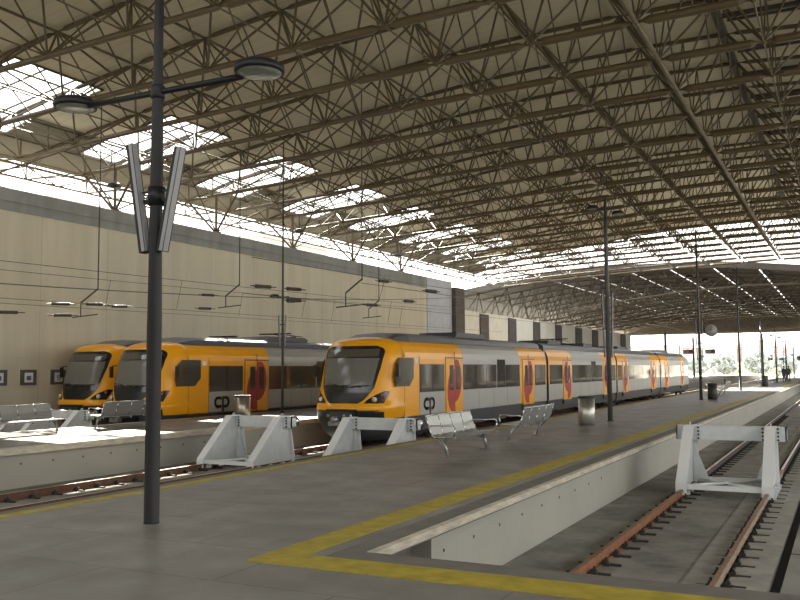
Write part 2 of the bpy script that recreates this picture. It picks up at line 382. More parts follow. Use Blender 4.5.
# right of the valley : raised boards, framed rooflights further right (SUN openings)
sh = MB(); xr = [-3.7, -.4, 2.4, 5.2, 8.6, 12.6]
OPEN = []      # filled below
OPEN = []
def is_open(x0, x1, y0, y1):
    return any(x0 >= a - .01 and x1 <= b_ + .01 and y0 >= c_ - .01 and y1 <= d - .01 + .02 for a, b_, c_, d in OPEN)
yb = [-7.0, YEND]
def zr(x): return lerp_tab([(-3.7, 14.6), (0, 14.55), (5, 14.3), (12.6, 12.9), (20, 11)], x)
for y0, y1 in zip(yb, yb[1:]):
    for x0, x1 in zip([-3.7, -.4, 2.4, 5.2, 9, 12.6], [-.4, 2.4, 5.2, 9, 12.6, 20]):
        if is_open(x0, x1, y0, y1): continue
        a, b = zr(x0) + .2, zr(x1) + .2
        vs = [(x0, y0, a), (x1, y0, b), (x1, y1, b), (x0, y1, a), (x0, y0, a + .05), (x1, y0, b + .05), (x1, y1, b + .05), (x0, y1, a + .05)]
        sh.add(vs, [(0, 3, 2, 1), (4, 5, 6, 7), (0, 1, 5, 4), (1, 2, 6, 5), (2, 3, 7, 6), (3, 0, 4, 7)])
struct(sh, 'ceiling.001', M['roofsheet'], 'boarded roof right of the dark valley beam')
vb = MB(); vb.box(-3.82, -3.58, -7, YEND, 14.5, 14.86)
for k in range(26):
    y = YL[0] + DY * k
    if y < YEND - 1: vb.box(-3.6, 1.6, y - .05, y + .05, 14.55, 14.72); vb.box(-3.4, 1.6, y + .5, y + .58, 14.6, 14.7)
struct(vb, 'trim_7', M['pier'], 'dark valley beam with cross frames under the roof boards')
# eave lattice over the left wall
ev = empty('eave_lattice', (-33.4, 0, 0), label='long beige lattice girder along the roof edge above the left wall', cat='girder')
for xo, z0_, z1_ in ((1.8, 10.95, 11.8), (3.45, 11.05, 12.2)):
    q = MB()
    for a, b in zip(YL, YL[1:]):
        m2_ = (a + b) / 2; q.tube((xo, a, z0_), (xo, m2_, z1_), .035, n=5); q.tube((xo, m2_, z1_), (xo, b, z0_), .035, n=5); q.tube((xo, a, z0_), (xo, a, z1_), .035, n=5)
        q.tube((xo, a, z0_), (0, m2_, 10.6), .03, n=5); q.tube((xo, b, z0_), (0, m2_, 10.6), .03, n=5)
    q.tube((xo, YL[0], z1_), (xo, YL[-1], z1_), .045)
    q.build('side_lattice', M['rod'], ev)
a_ = MB(); a_.tube((0, -7, 11.2), (0, YL[-1], 11.2), .06); a_.build('chord', M['steel'], ev); a_ = MB(); a_.tube((0, -7, 10.6), (0, YL[-1], 10.6), .06); a_.build('chord', M['steel'], ev)
z_ = MB()
for a, b in zip(YL, YL[1:]):
    z_.tube((0, a, 10.6), (0, (a + b) / 2, 11.2), .035); z_.tube((0, (a + b) / 2, 11.2), (0, b, 10.6), .035)
    z_.tube((0, (a + b) / 2, 11.2), (.0, (a + b) / 2, 10.6), .03)
z_.build('lattice_rods', M['rod'], ev)
for k, y in enumerate(YL[::2]):
    if y > 62: break
    s_ = MB(); s_.tube((-29.7, y, 9.05), (-28.3, y, 11.1), .06); s_.tube((-29.7, y, 9.05), (-31.6, y, 10.9), .06); s_.tube((-29.7, y, 9.05), (-29.7, y, 11.05), .07)
    s_.tube((-29.7, y, 9.1), (-28.3, y + DY, 11.1), .04); s_.tube((-29.7, y, 9.1), (-28.3, y - DY, 11.1), .04); s_.box(-29.9, -29.5, y - .2, y + .2, 9.05, 9.12)
    tag(s_.build('roof_strut', M['steel']), 'beige splayed strut standing on the left wall under the roof edge', 'strut', 'splayed struts on top of the left wall')
# floodlight heads on the wall top
for y in (29.0, 44.0, 57.0):
    s_ = MB(); s_.lathe([(.05, -.02), (.3, .0), (.34, .08), (.18, .2), (.05, .24)], (-28.9, y, 9.95), n=14); s_.tube((-28.9, y, 10.15), (-28.9, y, 11.1), .03)
    tag(s_.build('hanging_floodlight', M['post2']), 'small dark round floodlight hanging from the roof edge above the left wall', 'floodlight', 'floodlights above the left wall')

# ------------------------------------------------------------------ far canopy
def zc(x): return lerp_tab([(-50, 8.6), (-41, 10.2), (-36, 11.0), (-30, 11.9), (-22, 12.4), (-15, 12.3), (-11, 12.2), (-7, 11.8), (0, 11.0), (20, 9), (34, 7.4)], x)
sh = MB(); slits = [-7.6 - 4.5 * k for k in range(6)] + [-3.1, 1.4, 6]
edges = [-50]
for s_ in sorted(slits): edges += [s_ - .1, s_ + .1]
edges.append(34)
for k in range(0, len(edges), 2):
    x0, x1 = edges[k], edges[k + 1]; n_ = 3
    for q in range(n_):
        a0 = x0 + (x1 - x0) * q / n_; a1 = x0 + (x1 - x0) * (q + 1) / n_
        a, b = zc(a0), zc(a1); y0, y1 = 93, 205
        vs = [(a0, y0, a), (a1, y0, b), (a1, y1, b), (a0, y1, a), (a0, y0, a + .08), (a1, y0, b + .08), (a1, y1, b + .08), (a0, y1, a + .08)]
        sh.add(vs, [(0, 3, 2, 1), (4, 5, 6, 7), (0, 1, 5, 4), (1, 2, 6, 5), (2, 3, 7, 6), (3, 0, 4, 7)])
struct(sh, 'ceiling.002', M['steel2'], 'lower far canopy roof with narrow bright slits')
sh = MB()
ex = [-50, -41, -34, -30, -25, -20, -15, -11, -7, 0, 20, 34]
for a0, a1 in zip(ex, ex[1:]):
    vs = [(a0, 92.8, zc(a0) - .5), (a1, 92.8, zc(a1) - .5), (a1, 93, zc(a1) - .5), (a0, 93, zc(a0) - .5), (a0, 92.8, zc(a0) + .15), (a1, 92.8, zc(a1) + .15), (a1, 93, zc(a1) + .15), (a0, 93, zc(a0) + .15)]
    sh.add(vs, [(0, 3, 2, 1), (4, 5, 6, 7), (0, 1, 5, 4), (1, 2, 6, 5), (2, 3, 7, 6), (3, 0, 4, 7)])
for a0, a1 in zip(ex, ex[1:]): sh.prism([(a0, 9.1), (a1, 9.1), (a1, max(9.15, zc(a1) + .1)), (a0, max(9.15, zc(a0) + .1))], 205, 205.3, 'y')
struct(sh, 'trim_8', M['pier'], 'dark curved fascia on the near end of the far canopy')
cx_ = [-40 + 3.5 * k for k in range(21)]
for j in range(21):
    y = 94 + 5.4 * j
    tb = MB(); wb = MB(); ub = MB()
    zb = lambda x: max(9.15 if y > 136 else 0, -99) if (y > 136 and x < -18) else lerp_tab([(-41, 6.6), (-30, 7.3), (-24, 8.4), (-16, 9.4), (-8, 9.9), (0, 9.7), (20, 7.8), (34, 6.4)], x)
    for a, b in zip(cx_, cx_[1:]):
        tb.tube((a, 0, zb(a)), (b, 0, zb(b)), .09, n=5); wb.tube((a, 0, zb(a)), ((a + b) / 2, 2.7, zc((a + b) / 2) - .1), .05, n=4); wb.tube((b, 0, zb(b)), ((a + b) / 2, 2.7, zc((a + b) / 2) - .1), .05, n=4)
        ub.tube((a, 2.7, zc(a) - .12), (b, 2.7, zc(b) - .12), .07, n=5)
        wb.tube((a, 5.2, zb(a)), ((a + b) / 2, 2.7, zc((a + b) / 2) - .1), .05, n=4)
    t = empty('canopy_truss', (0, y, 0), label='low arched tubular truss under the far canopy roof', cat='roof truss', group='trusses under the far canopy')
    tb.build('lower_chord', M['steel2'], t); ub.build('upper_chord', M['steel2'], t); wb.build('web_rods', M['steel2'], t)
for x in (-28, 26):
    for y in (95, 127, 159, 191):
        if x == -28 and y < 138: continue
        cl = MB(); cl.lathe([(.25, 0), (.22, .2), (.2, 8.8)], (x, y, -.97), n=10)
        tag(cl.build('canopy_column', M['post2']), 'tall round column carrying the far canopy', 'column', 'columns of the far canopy')
w = MB(); w.box(16.6, 17, -8, 280, -1.2, -.2, 0); w.box(16.6, 17, -8, 280, 3.0, 3.6, 0)  # unseen; irregular piers shaped for stripes reflected in the train windows
rn = random.Random(5); yy = -6
while yy < 275:
    d_ = rn.uniform(.6, 2.2); w.box(16.5, 17.1, yy, yy + d_, -1.2, 3.0, 1 if rn.random() < .6 else 0); yy += d_ + rn.uniform(.5, 2.6)
struct(w, 'wall_right', [M['pale'], M['dark']])
for y in (-4, 18, 40, 62, 84):
    cl = MB(); cl.lathe([(.3, 0), (.28, .2), (.26, 11.6)], (18.5, y, -.97), n=12); cl.box(18.1, 18.9, y - .4, y + .4, -.97, -.9)
    struct(cl, 'pillar_right', M['steel'])

# ------------------------------------------------------------------ rails
def rail_mb(y0, y1):
    b = MB()
    b.box(-.07, .07, y0, y1, ZF, ZF + .02, 0); b.box(-.012, .012, y0, y1, ZF + .02, ZR - .035, 0); b.box(-.036, .036, y0, y1, ZR - .035, ZR - .002, 0)
    b.box(-.03, .03, y0, y1, ZR - .002, ZR, 1)
    return b
cm = MB(); cm.box(-.16, .16, -.07, .07, ZF + .0, ZF + .025); cm.box(-.13, -.05, -.045, .045, ZF + .025, ZF + .07); cm.box(.05, .13, -.045, .045, ZF + .025, ZF + .07); cm.box(.16, .31, -.032, .032, ZF + .0, ZF + .03); cm.box(-.28, -.16, -.02, .02, ZF, ZF + .02)
cm.tube((-.1, 0, ZF + .07), (-.1, 0, ZF + .11), .018, caps=True); cm.tube((.1, 0, ZF + .07), (.1, 0, ZF + .11), .018, caps=True)
clip_proto = None
def rail(x, y0, y1, label, top, nclip, first, grp=None, body='rust', bodyend=None):
    global clip_proto
    r = rail_mb(y0, y1).build('rail', [M[body], M[top]]); r.location.x = x; tag(r, label, 'rail', grp)
    for k in range(nclip):
        if clip_proto is None: c_ = clip_proto = cm.build('rail_clip', M['clip'])
        else: c_ = clip_proto.copy(); COL.objects.link(c_)
        c_.parent = r; c_.location = (0, first + .62 * k, 0)
    return r
rail(TR - .83, EY - .3, 22, 'rusty orange brown rail nearer the island platform under the right buffer stop', 'railtop', 22, 8.0)
rail(TR - .83, 22.02, 190, 'dark far length with shiny head of the rail nearer the island platform', 'railshine', 50, 22.5, body='darkrust')
rail(TR + .83, EY - .3, 24, 'pale rusty rail on the concrete strip beside the dark gutter', 'railtop', 25, 8.0, body='palerail')
rail(TR + .83, 24.02, 190, 'shiny far length of the rail beside the dark gutter', 'railshine', 40, 24.5, body='darkrust')
rail(TA - .83, -4, 120, 'rusty rail nearest the left platform, running under the middle train', 'railshine', 50, 8, body='rust2')
rail(TA + .83, -4, 120, 'right-hand rail of the track below the middle train', 'railshine', 50, 8, body='rust2')
rail(TB - .83, -4, 150, 'left rail of the empty track beside the island platform', 'railshine', 50, 8, body='rust2')
rail(TB + .83, -4, 150, 'right rail of the empty track, close under the island platform edge', 'railtop', 20, 8)
for tx, wh in ((TC, 'near left train'), (TD, 'train against the left wall')):
    for s_, sd in ((-.83, 'left'), (.83, 'right')): rail(tx + s_, 10, 90, f'{sd} rail under the {wh}', 'railtop', 0, 0)

# ------------------------------------------------------------------ buffer stops
def buffer_stop(x, y, label):
    r = empty('buffer_stop', (x, y, ZR), label=label, cat='buffer stop', group='white painted steel buffer stops')
    prof = [(0, -.12), (0, .12), (1.25, 1.24), (1.72, 1.24), (1.95, .1), (1.95, -.12)]
    for s_ in (-.84, .84):
        p = MB(); p.prism(prof, s_ - .025, s_ + .025, mi=0)
        for a, b in zip(prof, prof[1:]):      # flanges
            A = Vector((s_, a[0], a[1])); B = Vector((s_, b[0], b[1])); d = B - A; nrm = Vector((0, d.z, -d.y)).normalized() * .012
            w_ = .11
            vs = []
            for P_ in (A, B):
                for sx_ in (-w_, w_):
                    for q in (-1, 1): vs.append(P_ + Vector((sx_, 0, 0)) + nrm * q)
            p.add(vs, [(0, 1, 3, 2), (4, 6, 7, 5), (0, 4, 5, 1), (2, 3, 7, 6), (0, 2, 6, 4), (1, 5, 7, 3)], 1)
        sf = p.build('side_frame', [M['wht'], M['whtedge']], r)
        g_ = MB(); inn = -1 if s_ > 0 else 1
        g_.add([(s_ + inn * .03, 1.15, .9), (s_ + inn * .03, 1.6, .9), (s_ + inn * .38, 1.6, .0), (s_ + inn * .03, 1.6, .0), (s_ + inn * .03, 1.58, .9), (s_ + inn * .38, 1.58, 0), (s_ + inn * .03, 1.58, 0)], [(1, 2, 3), (4, 6, 5), (1, 4, 5, 2)])
        g_.build('gusset', M['wht'], sf)
        cl = MB()
        for yy in (.25, .8, 1.4, 1.85):
            cl.box(s_ - .14, s_ + .14, yy - .07, yy + .07, -.13, -.03); cl.tube((s_ - .1, yy, -.03), (s_ - .1, yy, .03), .02, caps=True); cl.tube((s_ + .1, yy, -.03), (s_ + .1, yy, .03), .02, caps=True)
        cl.build('rail_clamp', M['wht'], sf)
        bl = MB()
        for zz in (.96, 1.04, 1.12, 1.20):
            bl.lathe([(.022, 0), (.022, .03)], (s_ + inn * .17, 1.47, zz), n=8, axis='y')
            bl.lathe([(.022, 0), (.022, .03)], (s_ - inn * .14, 1.47, zz), n=8, axis='y')
        bl.build('bolt_row', M['bolt'], sf)
        hk = MB(); hk.path([(s_, 1.45, 1.24), (s_, 1.45, 1.31), (s_, 1.52, 1.31), (s_, 1.52, 1.24)], .012, 6); hk.build('lifting_eye', M['wht'], sf)
        cy = MB(); cy.lathe([(.13, 1.72), (.13, 1.86), (.15, 1.87), (.15, 2.0), (.12, 2.01)], (s_ * 1.12, 0, 1.08), n=18, axis='y'); cy.build('shock_absorber', M['chrome'], r)
    b = MB(); b.box(-1.15, 1.15, 1.50, 1.53, .93, 1.24); b.box(-1.15, 1.15, 1.53, 1.72, 1.2, 1.24); b.box(-1.15, 1.15, 1.53, 1.72, .93, .96); b.box(-1.15, -1.12, 1.5, 1.72, .93, 1.24); b.box(1.12, 1.15, 1.5, 1.72, .93, 1.24)
    b.build('cross_beam', M['wht'], r)
    t_ = MB(); t_.box(-.84, .84, .06, .14, .0, .1); t_.box(-.84, .84, 1.75, 1.83, .0, .08); t_.build('tie_bar', M['whtedge'], r)
    for s_ in (-1, 1):
        d_ = MB(); d_.tube((-.8 * s_, .2, .05), (.8 * s_, 1.7, .06 + .03 * s_), .035, n=8, caps=True); d_.build('diagonal_brace', M['whtedge'], r)
    return r
buffer_stop(TR, 19.3, 'white steel buffer stop standing alone across the empty right-hand track')
buffer_stop(TA - .05, 19.3, 'white buffer stop in front of the orange nose, beside the left platform')
buffer_stop(TB, 19.4, 'white buffer stop half hidden by the island platform edge, behind the first bench')
buffer_stop(TD, 20.9, 'white buffer stop in front of the train against the wall, behind the left benches')
buffer_stop(TC, 20.0, 'white buffer stop before the second left train, hidden behind bench and post')
# ------------------------------------------------------------------ trains
SEC = [(1.36, -.34), (1.40, .10), (1.45, .13), (1.45, .92), (1.45, 1.92), (1.45, 2.1), (1.42, 2.32), (1.34, 2.54), (1.18, 2.70), (.95, 2.78), (.5, 2.84), (0, 2.86)]
def car(parent, y0, y1, segs, roofseg):
    """segs: (ya, yb, upper, lower) colours: o orange, g grey"""
    mb = MB(); idx = dict(o=0, g=1, s=2, r=3, j=4)
    br = []
    for a, b, u, l in segs: br.append((a, b, u, l))
    for a, b, u, l in br:
        for sgn in (-1, 1):
            for k in range(len(SEC) - 1):
                (w0, z0), (w1, z1) = SEC[k], SEC[k + 1]
                c = 's' if k == 0 else ('r' if k >= 8 else (l if k < 3 else u))
                q = [(sgn * w0, a, z0), (sgn * w0, b, z0), (sgn * w1, b, z1), (sgn * w1, a, z1)]
                if sgn < 0: q = q[::-1]
                mb.add(q, [(0, 1, 2, 3)], idx[c])
    for y in (y0, y1):
        vs = [(w_, y, z_) for w_, z_ in SEC] + [(-w_, y, z_) for w_, z_ in SEC[::-1]]
        mb.add(vs, [tuple(range(len(vs)))], 2)
    mb.box(-1.3, 1.3, y0 + .1, y1 - .1, -.42, -.33, 2)
    o = mb.build('car_body', [M['orange'], M['tgrey'], M['tskirt'], M['troof'], M['tjoint']], parent)
    jt = MB()
    yy = y0 + 1.6
    for a, b, u, l in br:
        if u == 'g':
            n_ = max(1, int((b - a) / 1.55))
            for k in range(1, n_):
                for s_ in (-1, 1):
                    y = a + (b - a) * k / n_; jt.box(s_ * 1.45 - .003, s_ * 1.45 + .003, y - .012, y + .012, .14, .9); jt.box(s_ * 1.45 - .003, s_ * 1.45 + .003, y - .012, y + .012, 1.96, 2.1)
    if jt.v: jt.build('panel_joints', M['gjoint'], o)
    return o
def side_window(parent, ya, yb, z0=.94, z1=1.9, n=1, name='window'):
    for s_ in (-1, 1):
        mb = MB()
        for k in range(n):
            a = ya + (yb - ya) * k / n + .03; b = ya + (yb - ya) * (k + 1) / n - .03
            mb.box(s_ * 1.462 - .006, s_ * 1.462 + .006, a, b, z0, z1, 0)
        mb.box(s_ * 1.455 - .004, s_ * 1.455 + .004, ya, yb, z0 - .02, z1 + .02, 1)
        mb.build(name, [M['glass'], M['tblack']], parent)
def half_disc(side, ye, dirn, cz, r, z0, z1, name, parent, yl):
    """half ellipse with its flat side at ye, bulging towards dirn, clipped to leaf width yl and z range"""
    mb = MB(); N = 22; pts = []
    for k in range(N + 1):
        t = -math.pi / 2 + math.pi * k / N
        yy = min(yl, r * .78 * math.cos(t)); zz = min(z1, max(z0, cz + r * math.sin(t)))
        pts.append((ye + dirn * yy, zz))
    X = side * 1.475
    vs = [(X, a, b) for a, b in pts] + [(X - side * .01, a, b) for a, b in pts]; n = len(pts)
    fs = [tuple(range(n)), tuple(range(n, 2 * n))[::-1]] + [(k, (k + 1) % n, n + (k + 1) % n, n + k) for k in range(n)]
    mb.add(vs, fs); return mb.build(name, M['red'], parent)
def door(parent, ya, yb, flip=False):
    ym = (ya + yb) / 2
    for s_ in (-1, 1):
        for q, (a, b) in enumerate(((ya, ym), (ym, yb))):
            lf = MB(); lf.box(s_ * 1.46 - .01, s_ * 1.46 + .01, a + .012, b - .012, .06, 2.14)
            L = lf.build('door', M['orange'], parent, bevel=.004)
            low = (q == 0) != flip
            dirn = -1 if q == 0 else 1
            cz = .88 if low else 1.34
            half_disc(s_, ym + dirn * .012, dirn, cz, .86, .12, 2.1, 'red_emblem', L, (yb - ya) / 2 - .1)
            wn = MB(); w0, w1 = (a + .34, b - .12) if q == 0 else (a + .16, b - .32)
            wn.box(s_ * 1.48 - .004, s_ * 1.48 + .004, w0, w1, .95, 1.88); wn.build('door_window', M['glass'], L)
        j = MB(); j.box(s_ * 1.47 - .008, s_ * 1.47 + .008, ym - .015, ym + .015, .05, 2.4); j.box(s_ * 1.47 - .008, s_ * 1.47 + .008, ya - .05, yb + .05, 2.14, 2.18)
        j.box(s_ * 1.455 - .005, s_ * 1.455 + .005, ya - .01, ya + .012, .05, 2.14); j.box(s_ * 1.455 - .005, s_ * 1.455 + .005, yb - .012, yb + .01, .05, 2.14)
        j.build('door_rail', M['tblack'], parent)
        st = MB(); st.box(s_ * 1.43 - .05, s_ * 1.43 + .05, ya, yb, -.16, .04); st.build('door_step', M['tskirt'], parent)
def bogie(parent, yc):
    b = MB(); b.box(-1.12, -1.0, yc - 1.5, yc + 1.5, -.55, -.38); b.box(1.0, 1.12, yc - 1.5, yc + 1.5, -.55, -.38); b.box(-1.0, 1.0, yc - .25, yc + .25, -.62, -.4)
    for s_ in (-1, 1):
        for d in (-1.2, 1.2): b.box(s_ * 1.06 - .1, s_ * 1.06 + .1, yc + d - .2, yc + d + .2, -.6, -.34)
    o = b.build('bogie', M['tunder'], parent)
    for d in (-1.2, 1.2):
        w_ = MB()
        for s_ in (-1, 1): w_.lathe([(.36, -.06), (.39, -.05), (.39, .05), (.43, .052), (.43, .08), (.2, .09)] if s_ < 0 else [(.2, -.09), (.43, -.08), (.43, -.052), (.39, -.05), (.39, .05), (.36, .06)], (s_ * .835, yc + d, ZR + .40), n=20, axis='x')
        w_.tube((-.83, yc + d, ZR + .4), (.83, yc + d, ZR + .4), .08); w_.build('wheelset', M['tunder'], o)
# nose surface
NR = [(-.62, .95, .75), (-.45, 1.18, .53), (-.30, 1.30, .41), (.08, 1.41, .30), (.13, 1.45, .28), (.36, 1.45, .25), (.40, 1.46, .22), (.56, 1.46, .26), (.62, 1.45, .33), (.80, 1.45, .38), (.92, 1.45, .41), (1.3, 1.45, .48), (1.6, 1.45, .55),
      (1.92, 1.45, .64), (2.1, 1.45, .70), (2.32, 1.42, .80), (2.54, 1.34, .93), (2.70, 1.18, 1.12), (2.78, .95, 1.32), (2.84, .5, 1.6), (2.86, 0, 1.85)]
def nrow(z):
    for (za, wa, ya), (zb_, wb_, yb_) in zip(NR, NR[1:]):
        if z <= zb_:
            t = (z - za) / (zb_ - za); return wa + (wb_ - wa) * t, ya + (yb_ - ya) * t
    return NR[-1][1:]
NE = 2.3; DC = 1.15; YE = 2.0
def dcz(z): return DC + .25 * max(0, min(1, (z - .6) / 1.5)) if z < 2.5 else DC + .25 - .9 * min(1, (z - 2.5) / .35)
def nsurf(x, z):
    w_, yf = nrow(z); u = min(1, abs(x) / max(w_, 1e-4)); return Vector((x, yf + min(dcz(z), YE - yf) * (1 - (1 - u ** NE) ** (1 / NE)), z))
def npatch(mb, z0, z1, lf, rf, off, nz=10, nx=16, mi=0):
    rows = []
    for i in range(nz + 1):
        z = z0 + (z1 - z0) * i / nz; a = lf(z); b = rf(z); row = []
        for k in range(nx + 1):
            x = a + (b - a) * k / nx
            e = .01; p = nsurf(x, z); w_ = nrow(z)[0]
            px = nsurf(max(-w_ * .999, min(w_ * .999, x + e)), z) - nsurf(max(-w_ * .999, min(w_ * .999, x - e)), z); pz = nsurf(x, z + e) - nsurf(x, z - e)
            nn = px.cross(pz); nn = nn.normalized() if nn.length > 1e-9 else Vector((0, -1, 0))
            if nn.y > 0: nn = -nn
            row.append(p + nn * off)
        rows.append(row)
    vs = [p for r_ in rows for p in r_]; W = nx + 1
    # close the rim back to the body so that the pane has thickness
    fs = [(i * W + k, i * W + k + 1, (i + 1) * W + k + 1, (i + 1) * W + k) for i in range(nz) for k in range(nx)]
    mb.add(vs, fs, mi, True)
    rim = [k for k in range(W)] + [i * W + nx for i in range(1, nz + 1)] + [nz * W + k for k in range(nx - 1, -1, -1)] + [i * W for i in range(nz - 1, 0, -1)]
    back = [Vector(vs[i]) + Vector((0, off + .02, 0)) for i in rim]; m_ = len(rim)
    mb.add([vs[i] for i in rim] + back, [(k, (k + 1) % m_, m_ + (k + 1) % m_, m_ + k) for k in range(m_)], mi)
def make_nose(parent):
    mb = MB(); ts = [math.pi / 2 * k / 12 for k in range(13)]; rows = []
    zs = [r_[0] for r_ in NR]
    for z in zs:
        w_, yf = nrow(z); row = []; D = min(dcz(z), YE - yf)
        half = [(w_ * math.sin(t) ** (2 / NE) if t > 0 else 0, yf + D * (1 - math.cos(t) ** (2 / NE) if t < math.pi / 2 - 1e-6 else 1)) for t in ts] + [(w_, YE)]
        row = [(-a, b, z) for a, b in half[::-1]] + [(a, b, z) for a, b in half[1:]]
        rows.append(row)
    W = len(rows[0]); vs = [p for r_ in rows for p in r_]
    for i in range(len(rows) - 1):
        fsd = {0: [], 1: []}
        for k in range(W - 1):
            x = abs((rows[i][k][0] + rows[i][k + 1][0]) / 2); yy = (rows[i][k][1] + rows[i][k + 1][1]) / 2
            dark = zs[i] < .1 or (zs[i] < .38 and yy < .62)
            fsd[1 if dark else 0].append((i * W + k, i * W + k + 1, (i + 1) * W + k + 1, (i + 1) * W + k))
        for mi in (0, 1):
            if fsd[mi]:
                o = len(mb.v) if (i == 0 and mi == min(k for k in fsd if fsd[k])) else None
                pass
        if i == 0: mb.v += vs
        for mi in (0, 1):
            for f_ in fsd[mi]: mb.f.append(list(f_)); mb.m.append(mi); mb.sm.append(True)
    o = mb.build('cab_nose', [M['orange'], M['tskirt']], parent)
    # windscreen surround, glass, lower black panel
    hw = lambda z: lerp_tab([(.62, .52), (.68, .64), (.8, .76), (1.0, .90), (1.15, .98), (1.8, 1.08), (2.3, 1.13), (2.42, 1.10), (2.49, 1.0), (2.53, .88)], z)
    ws = MB(); npatch(ws, .62, 2.53, lambda z: -hw(z), lambda z: hw(z), .012, 26, 20); wso = ws.build('windscreen_surround', M['wsblack'], parent)
    gl = MB(); h2 = lambda z: lerp_tab([(1.22, .92), (2.12, 1.02)], z); npatch(gl, 1.22, 2.12, lambda z: -h2(z), lambda z: h2(z), .02, 8, 14); gl.build('windscreen_glass', M['blind'], wso)
    tp = MB(); npatch(tp, 2.16, 2.42, lambda z: -.98, lambda z: .98, .02, 4, 14); tp.build('destination_display', M['glass'], wso)
    wp = MB(); wp.path([nsurf(.1, 1.16) + Vector((0, -.05, 0)), nsurf(-.25, 1.22) + Vector((0, -.06, 0)), nsurf(-.75, 1.3) + Vector((0, -.05, 0))], .018, 6)
    wp.path([nsurf(.2, 1.16) + Vector((0, -.05, 0)), nsurf(.5, 1.2) + Vector((0, -.06, 0)), nsurf(.85, 1.22) + Vector((0, -.05, 0))], .018, 6)
    wp.path([nsurf(-.6, 1.17) + Vector((0, -.04, 0)), nsurf(.6, 1.17) + Vector((0, -.04, 0))], .02, 6); wp.build('wiper', M['tblack'], wso)
    lw = MB(); npatch(lw, .66, .98, lambda z: -hw(z) + .05, lambda z: hw(z) - .05, .022, 6, 14); lw.build('lower_grille', M['tblack'], wso)
    for s_ in (-1, 1):
        hl = MB()
        inn = lambda z: lerp_tab([(.62, .74), (.72, .80), (.88, 1.0), (1.02, 1.24)], z)
        out = lambda z: lerp_tab([(.62, 1.26), (1.02, 1.34)], z)
        if s_ > 0: npatch(hl, .62, 1.02, inn, out, .012, 8, 14)
        else: npatch(hl, .62, 1.02, lambda z: -out(z), lambda z: -inn(z), .012, 8, 14)
        H = hl.build('headlight', M['wsblack'], parent)
        c = nsurf(s_ * 1.02, .75); ln = MB(); ln.lathe([(.02, -.06), (.07, -.05), (.085, -.02), (.085, .03)], (c.x, c.y, c.z), n=16, axis='y'); ln.build('lamp_lens', M['hlamp'], H)
        c = nsurf(s_ * 1.20, .90); ln = MB(); ln.lathe([(.015, -.05), (.045, -.035), (.05, .03)], (c.x, c.y, c.z), n=12, axis='y'); ln.build('indicator_lens', M['amber'], H)
        bp = MB()
        if s_ > 0: npatch(bp, .12, .35, lambda z: .62, lambda z: 1.28, .015, 4, 8)
        else: npatch(bp, .12, .35, lambda z: -1.28, lambda z: -.62, .015, 4, 8)
        bp.build('bumper_panel', M['tblack'], parent)
    cp = MB(); cp.box(-.55, .55, .17, .5, -.12, .44, 0); cp.box(-.42, .42, .12, .18, .05, .34, 1)
    cp.lathe([(.05, -.32), (.11, -.3), (.11, -.08)], (0, 0, .12), n=12, mi=2, axis='y'); cp.box(-.2, .2, -.3, -.1, -.08, .06, 2)
    cp.lathe([(.03, -.16), (.05, -.14), (.05, -.08)], (-.3, 0, .24), n=10, mi=2, axis='y'); cp.lathe([(.03, -.16), (.05, -.14), (.05, -.08)], (.3, 0, .24), n=10, mi=2, axis='y')
    cp.build('coupler', [M['tblack'], M['tskirt'], M['inox']], parent)
    # small cab side window with cut corners, both sides
    for s_ in (-1, 1):
        X = s_ * 1.47; poly = [(1.32, 1.16), (2.35, 1.16), (2.68, 1.45), (2.68, 2.14), (1.62, 2.14), (1.42, 1.98), (1.25, 1.45)]
        w_ = MB(); w_.prism(poly, X - .012, X + .012); cw = w_.build('cab_window', M['glass'], parent)
        mr = MB(); mr.path([(s_ * 1.46, 1.35, 1.95), (s_ * 1.62, 1.2, 1.93)], .02, 6); mr.cbox((s_ * 1.62, 1.19, 1.7), (.12, .1, .42)); mr.build('wing_mirror', M['tblack'], parent, bevel=.02)
        st = MB(); st.box(X - .01, X + .005, 2.78, 3.02, 1.93, 2.1); st.build('sticker', M['sticker'], parent)
        j = MB(); j.box(s_ * 1.452 - .004, s_ * 1.452 + .004, 1.99, 2.012, .13, 1.14); j.box(s_ * 1.452 - .004, s_ * 1.452 + .004, 1.99, 2.012, 2.16, 2.3); j.box(s_ * 1.452 - .004, s_ * 1.452 + .004, 3.18, 3.2, .13, 2.2); j.build('panel_joint', M['tjoint'], parent)
def logo(parent, yc, zc_, side, k=1.):
    """two interlocking letters: an open c and a p whose stem drops below"""
    X = side * 1.458; mb = MB(); d = side  # seen from +x, +y runs to the right
    def stroke(pts, w_=.055):
        for (a0, b0), (a1, b1) in zip(pts, pts[1:]):
            dx, dz = a1 - a0, b1 - b0; L = math.hypot(dx, dz)
            if L < 1e-6: continue
            nx, nz = -dz / L * w_, dx / L * w_; ex, ez = dx / L * w_ * .4, dz / L * w_ * .4
            q = [(a0 - ex + nx, b0 - ez + nz), (a0 - ex - nx, b0 - ez - nz), (a1 + ex - nx, b1 + ez - nz), (a1 + ex + nx, b1 + ez + nz)]
            mb.prism([(yc + side * a * k, zc_ + b * k) for a, b in q], X - .006, X + .006)
    arc = lambda cx0, cz0, r0, t0, t1, n_=14, sx=1.: [(cx0 + sx * r0 * math.cos(math.radians(t0 + (t1 - t0) * i / n_)), cz0 + r0 * math.sin(math.radians(t0 + (t1 - t0) * i / n_))) for i in range(n_ + 1)]
    stroke([(-.10, .15), (-.2, .17)] + arc(-.29, .0, .17, 80, 280) + [(-.2, -.17), (-.10, -.15)])
    stroke([(.02, -.36), (.02, .17), (.2, .17)] + arc(.2, 0, .17, 85, -85) + [(.2, -.17), (.10, -.17)])
    return mb.build('logo', M['logo'], parent)
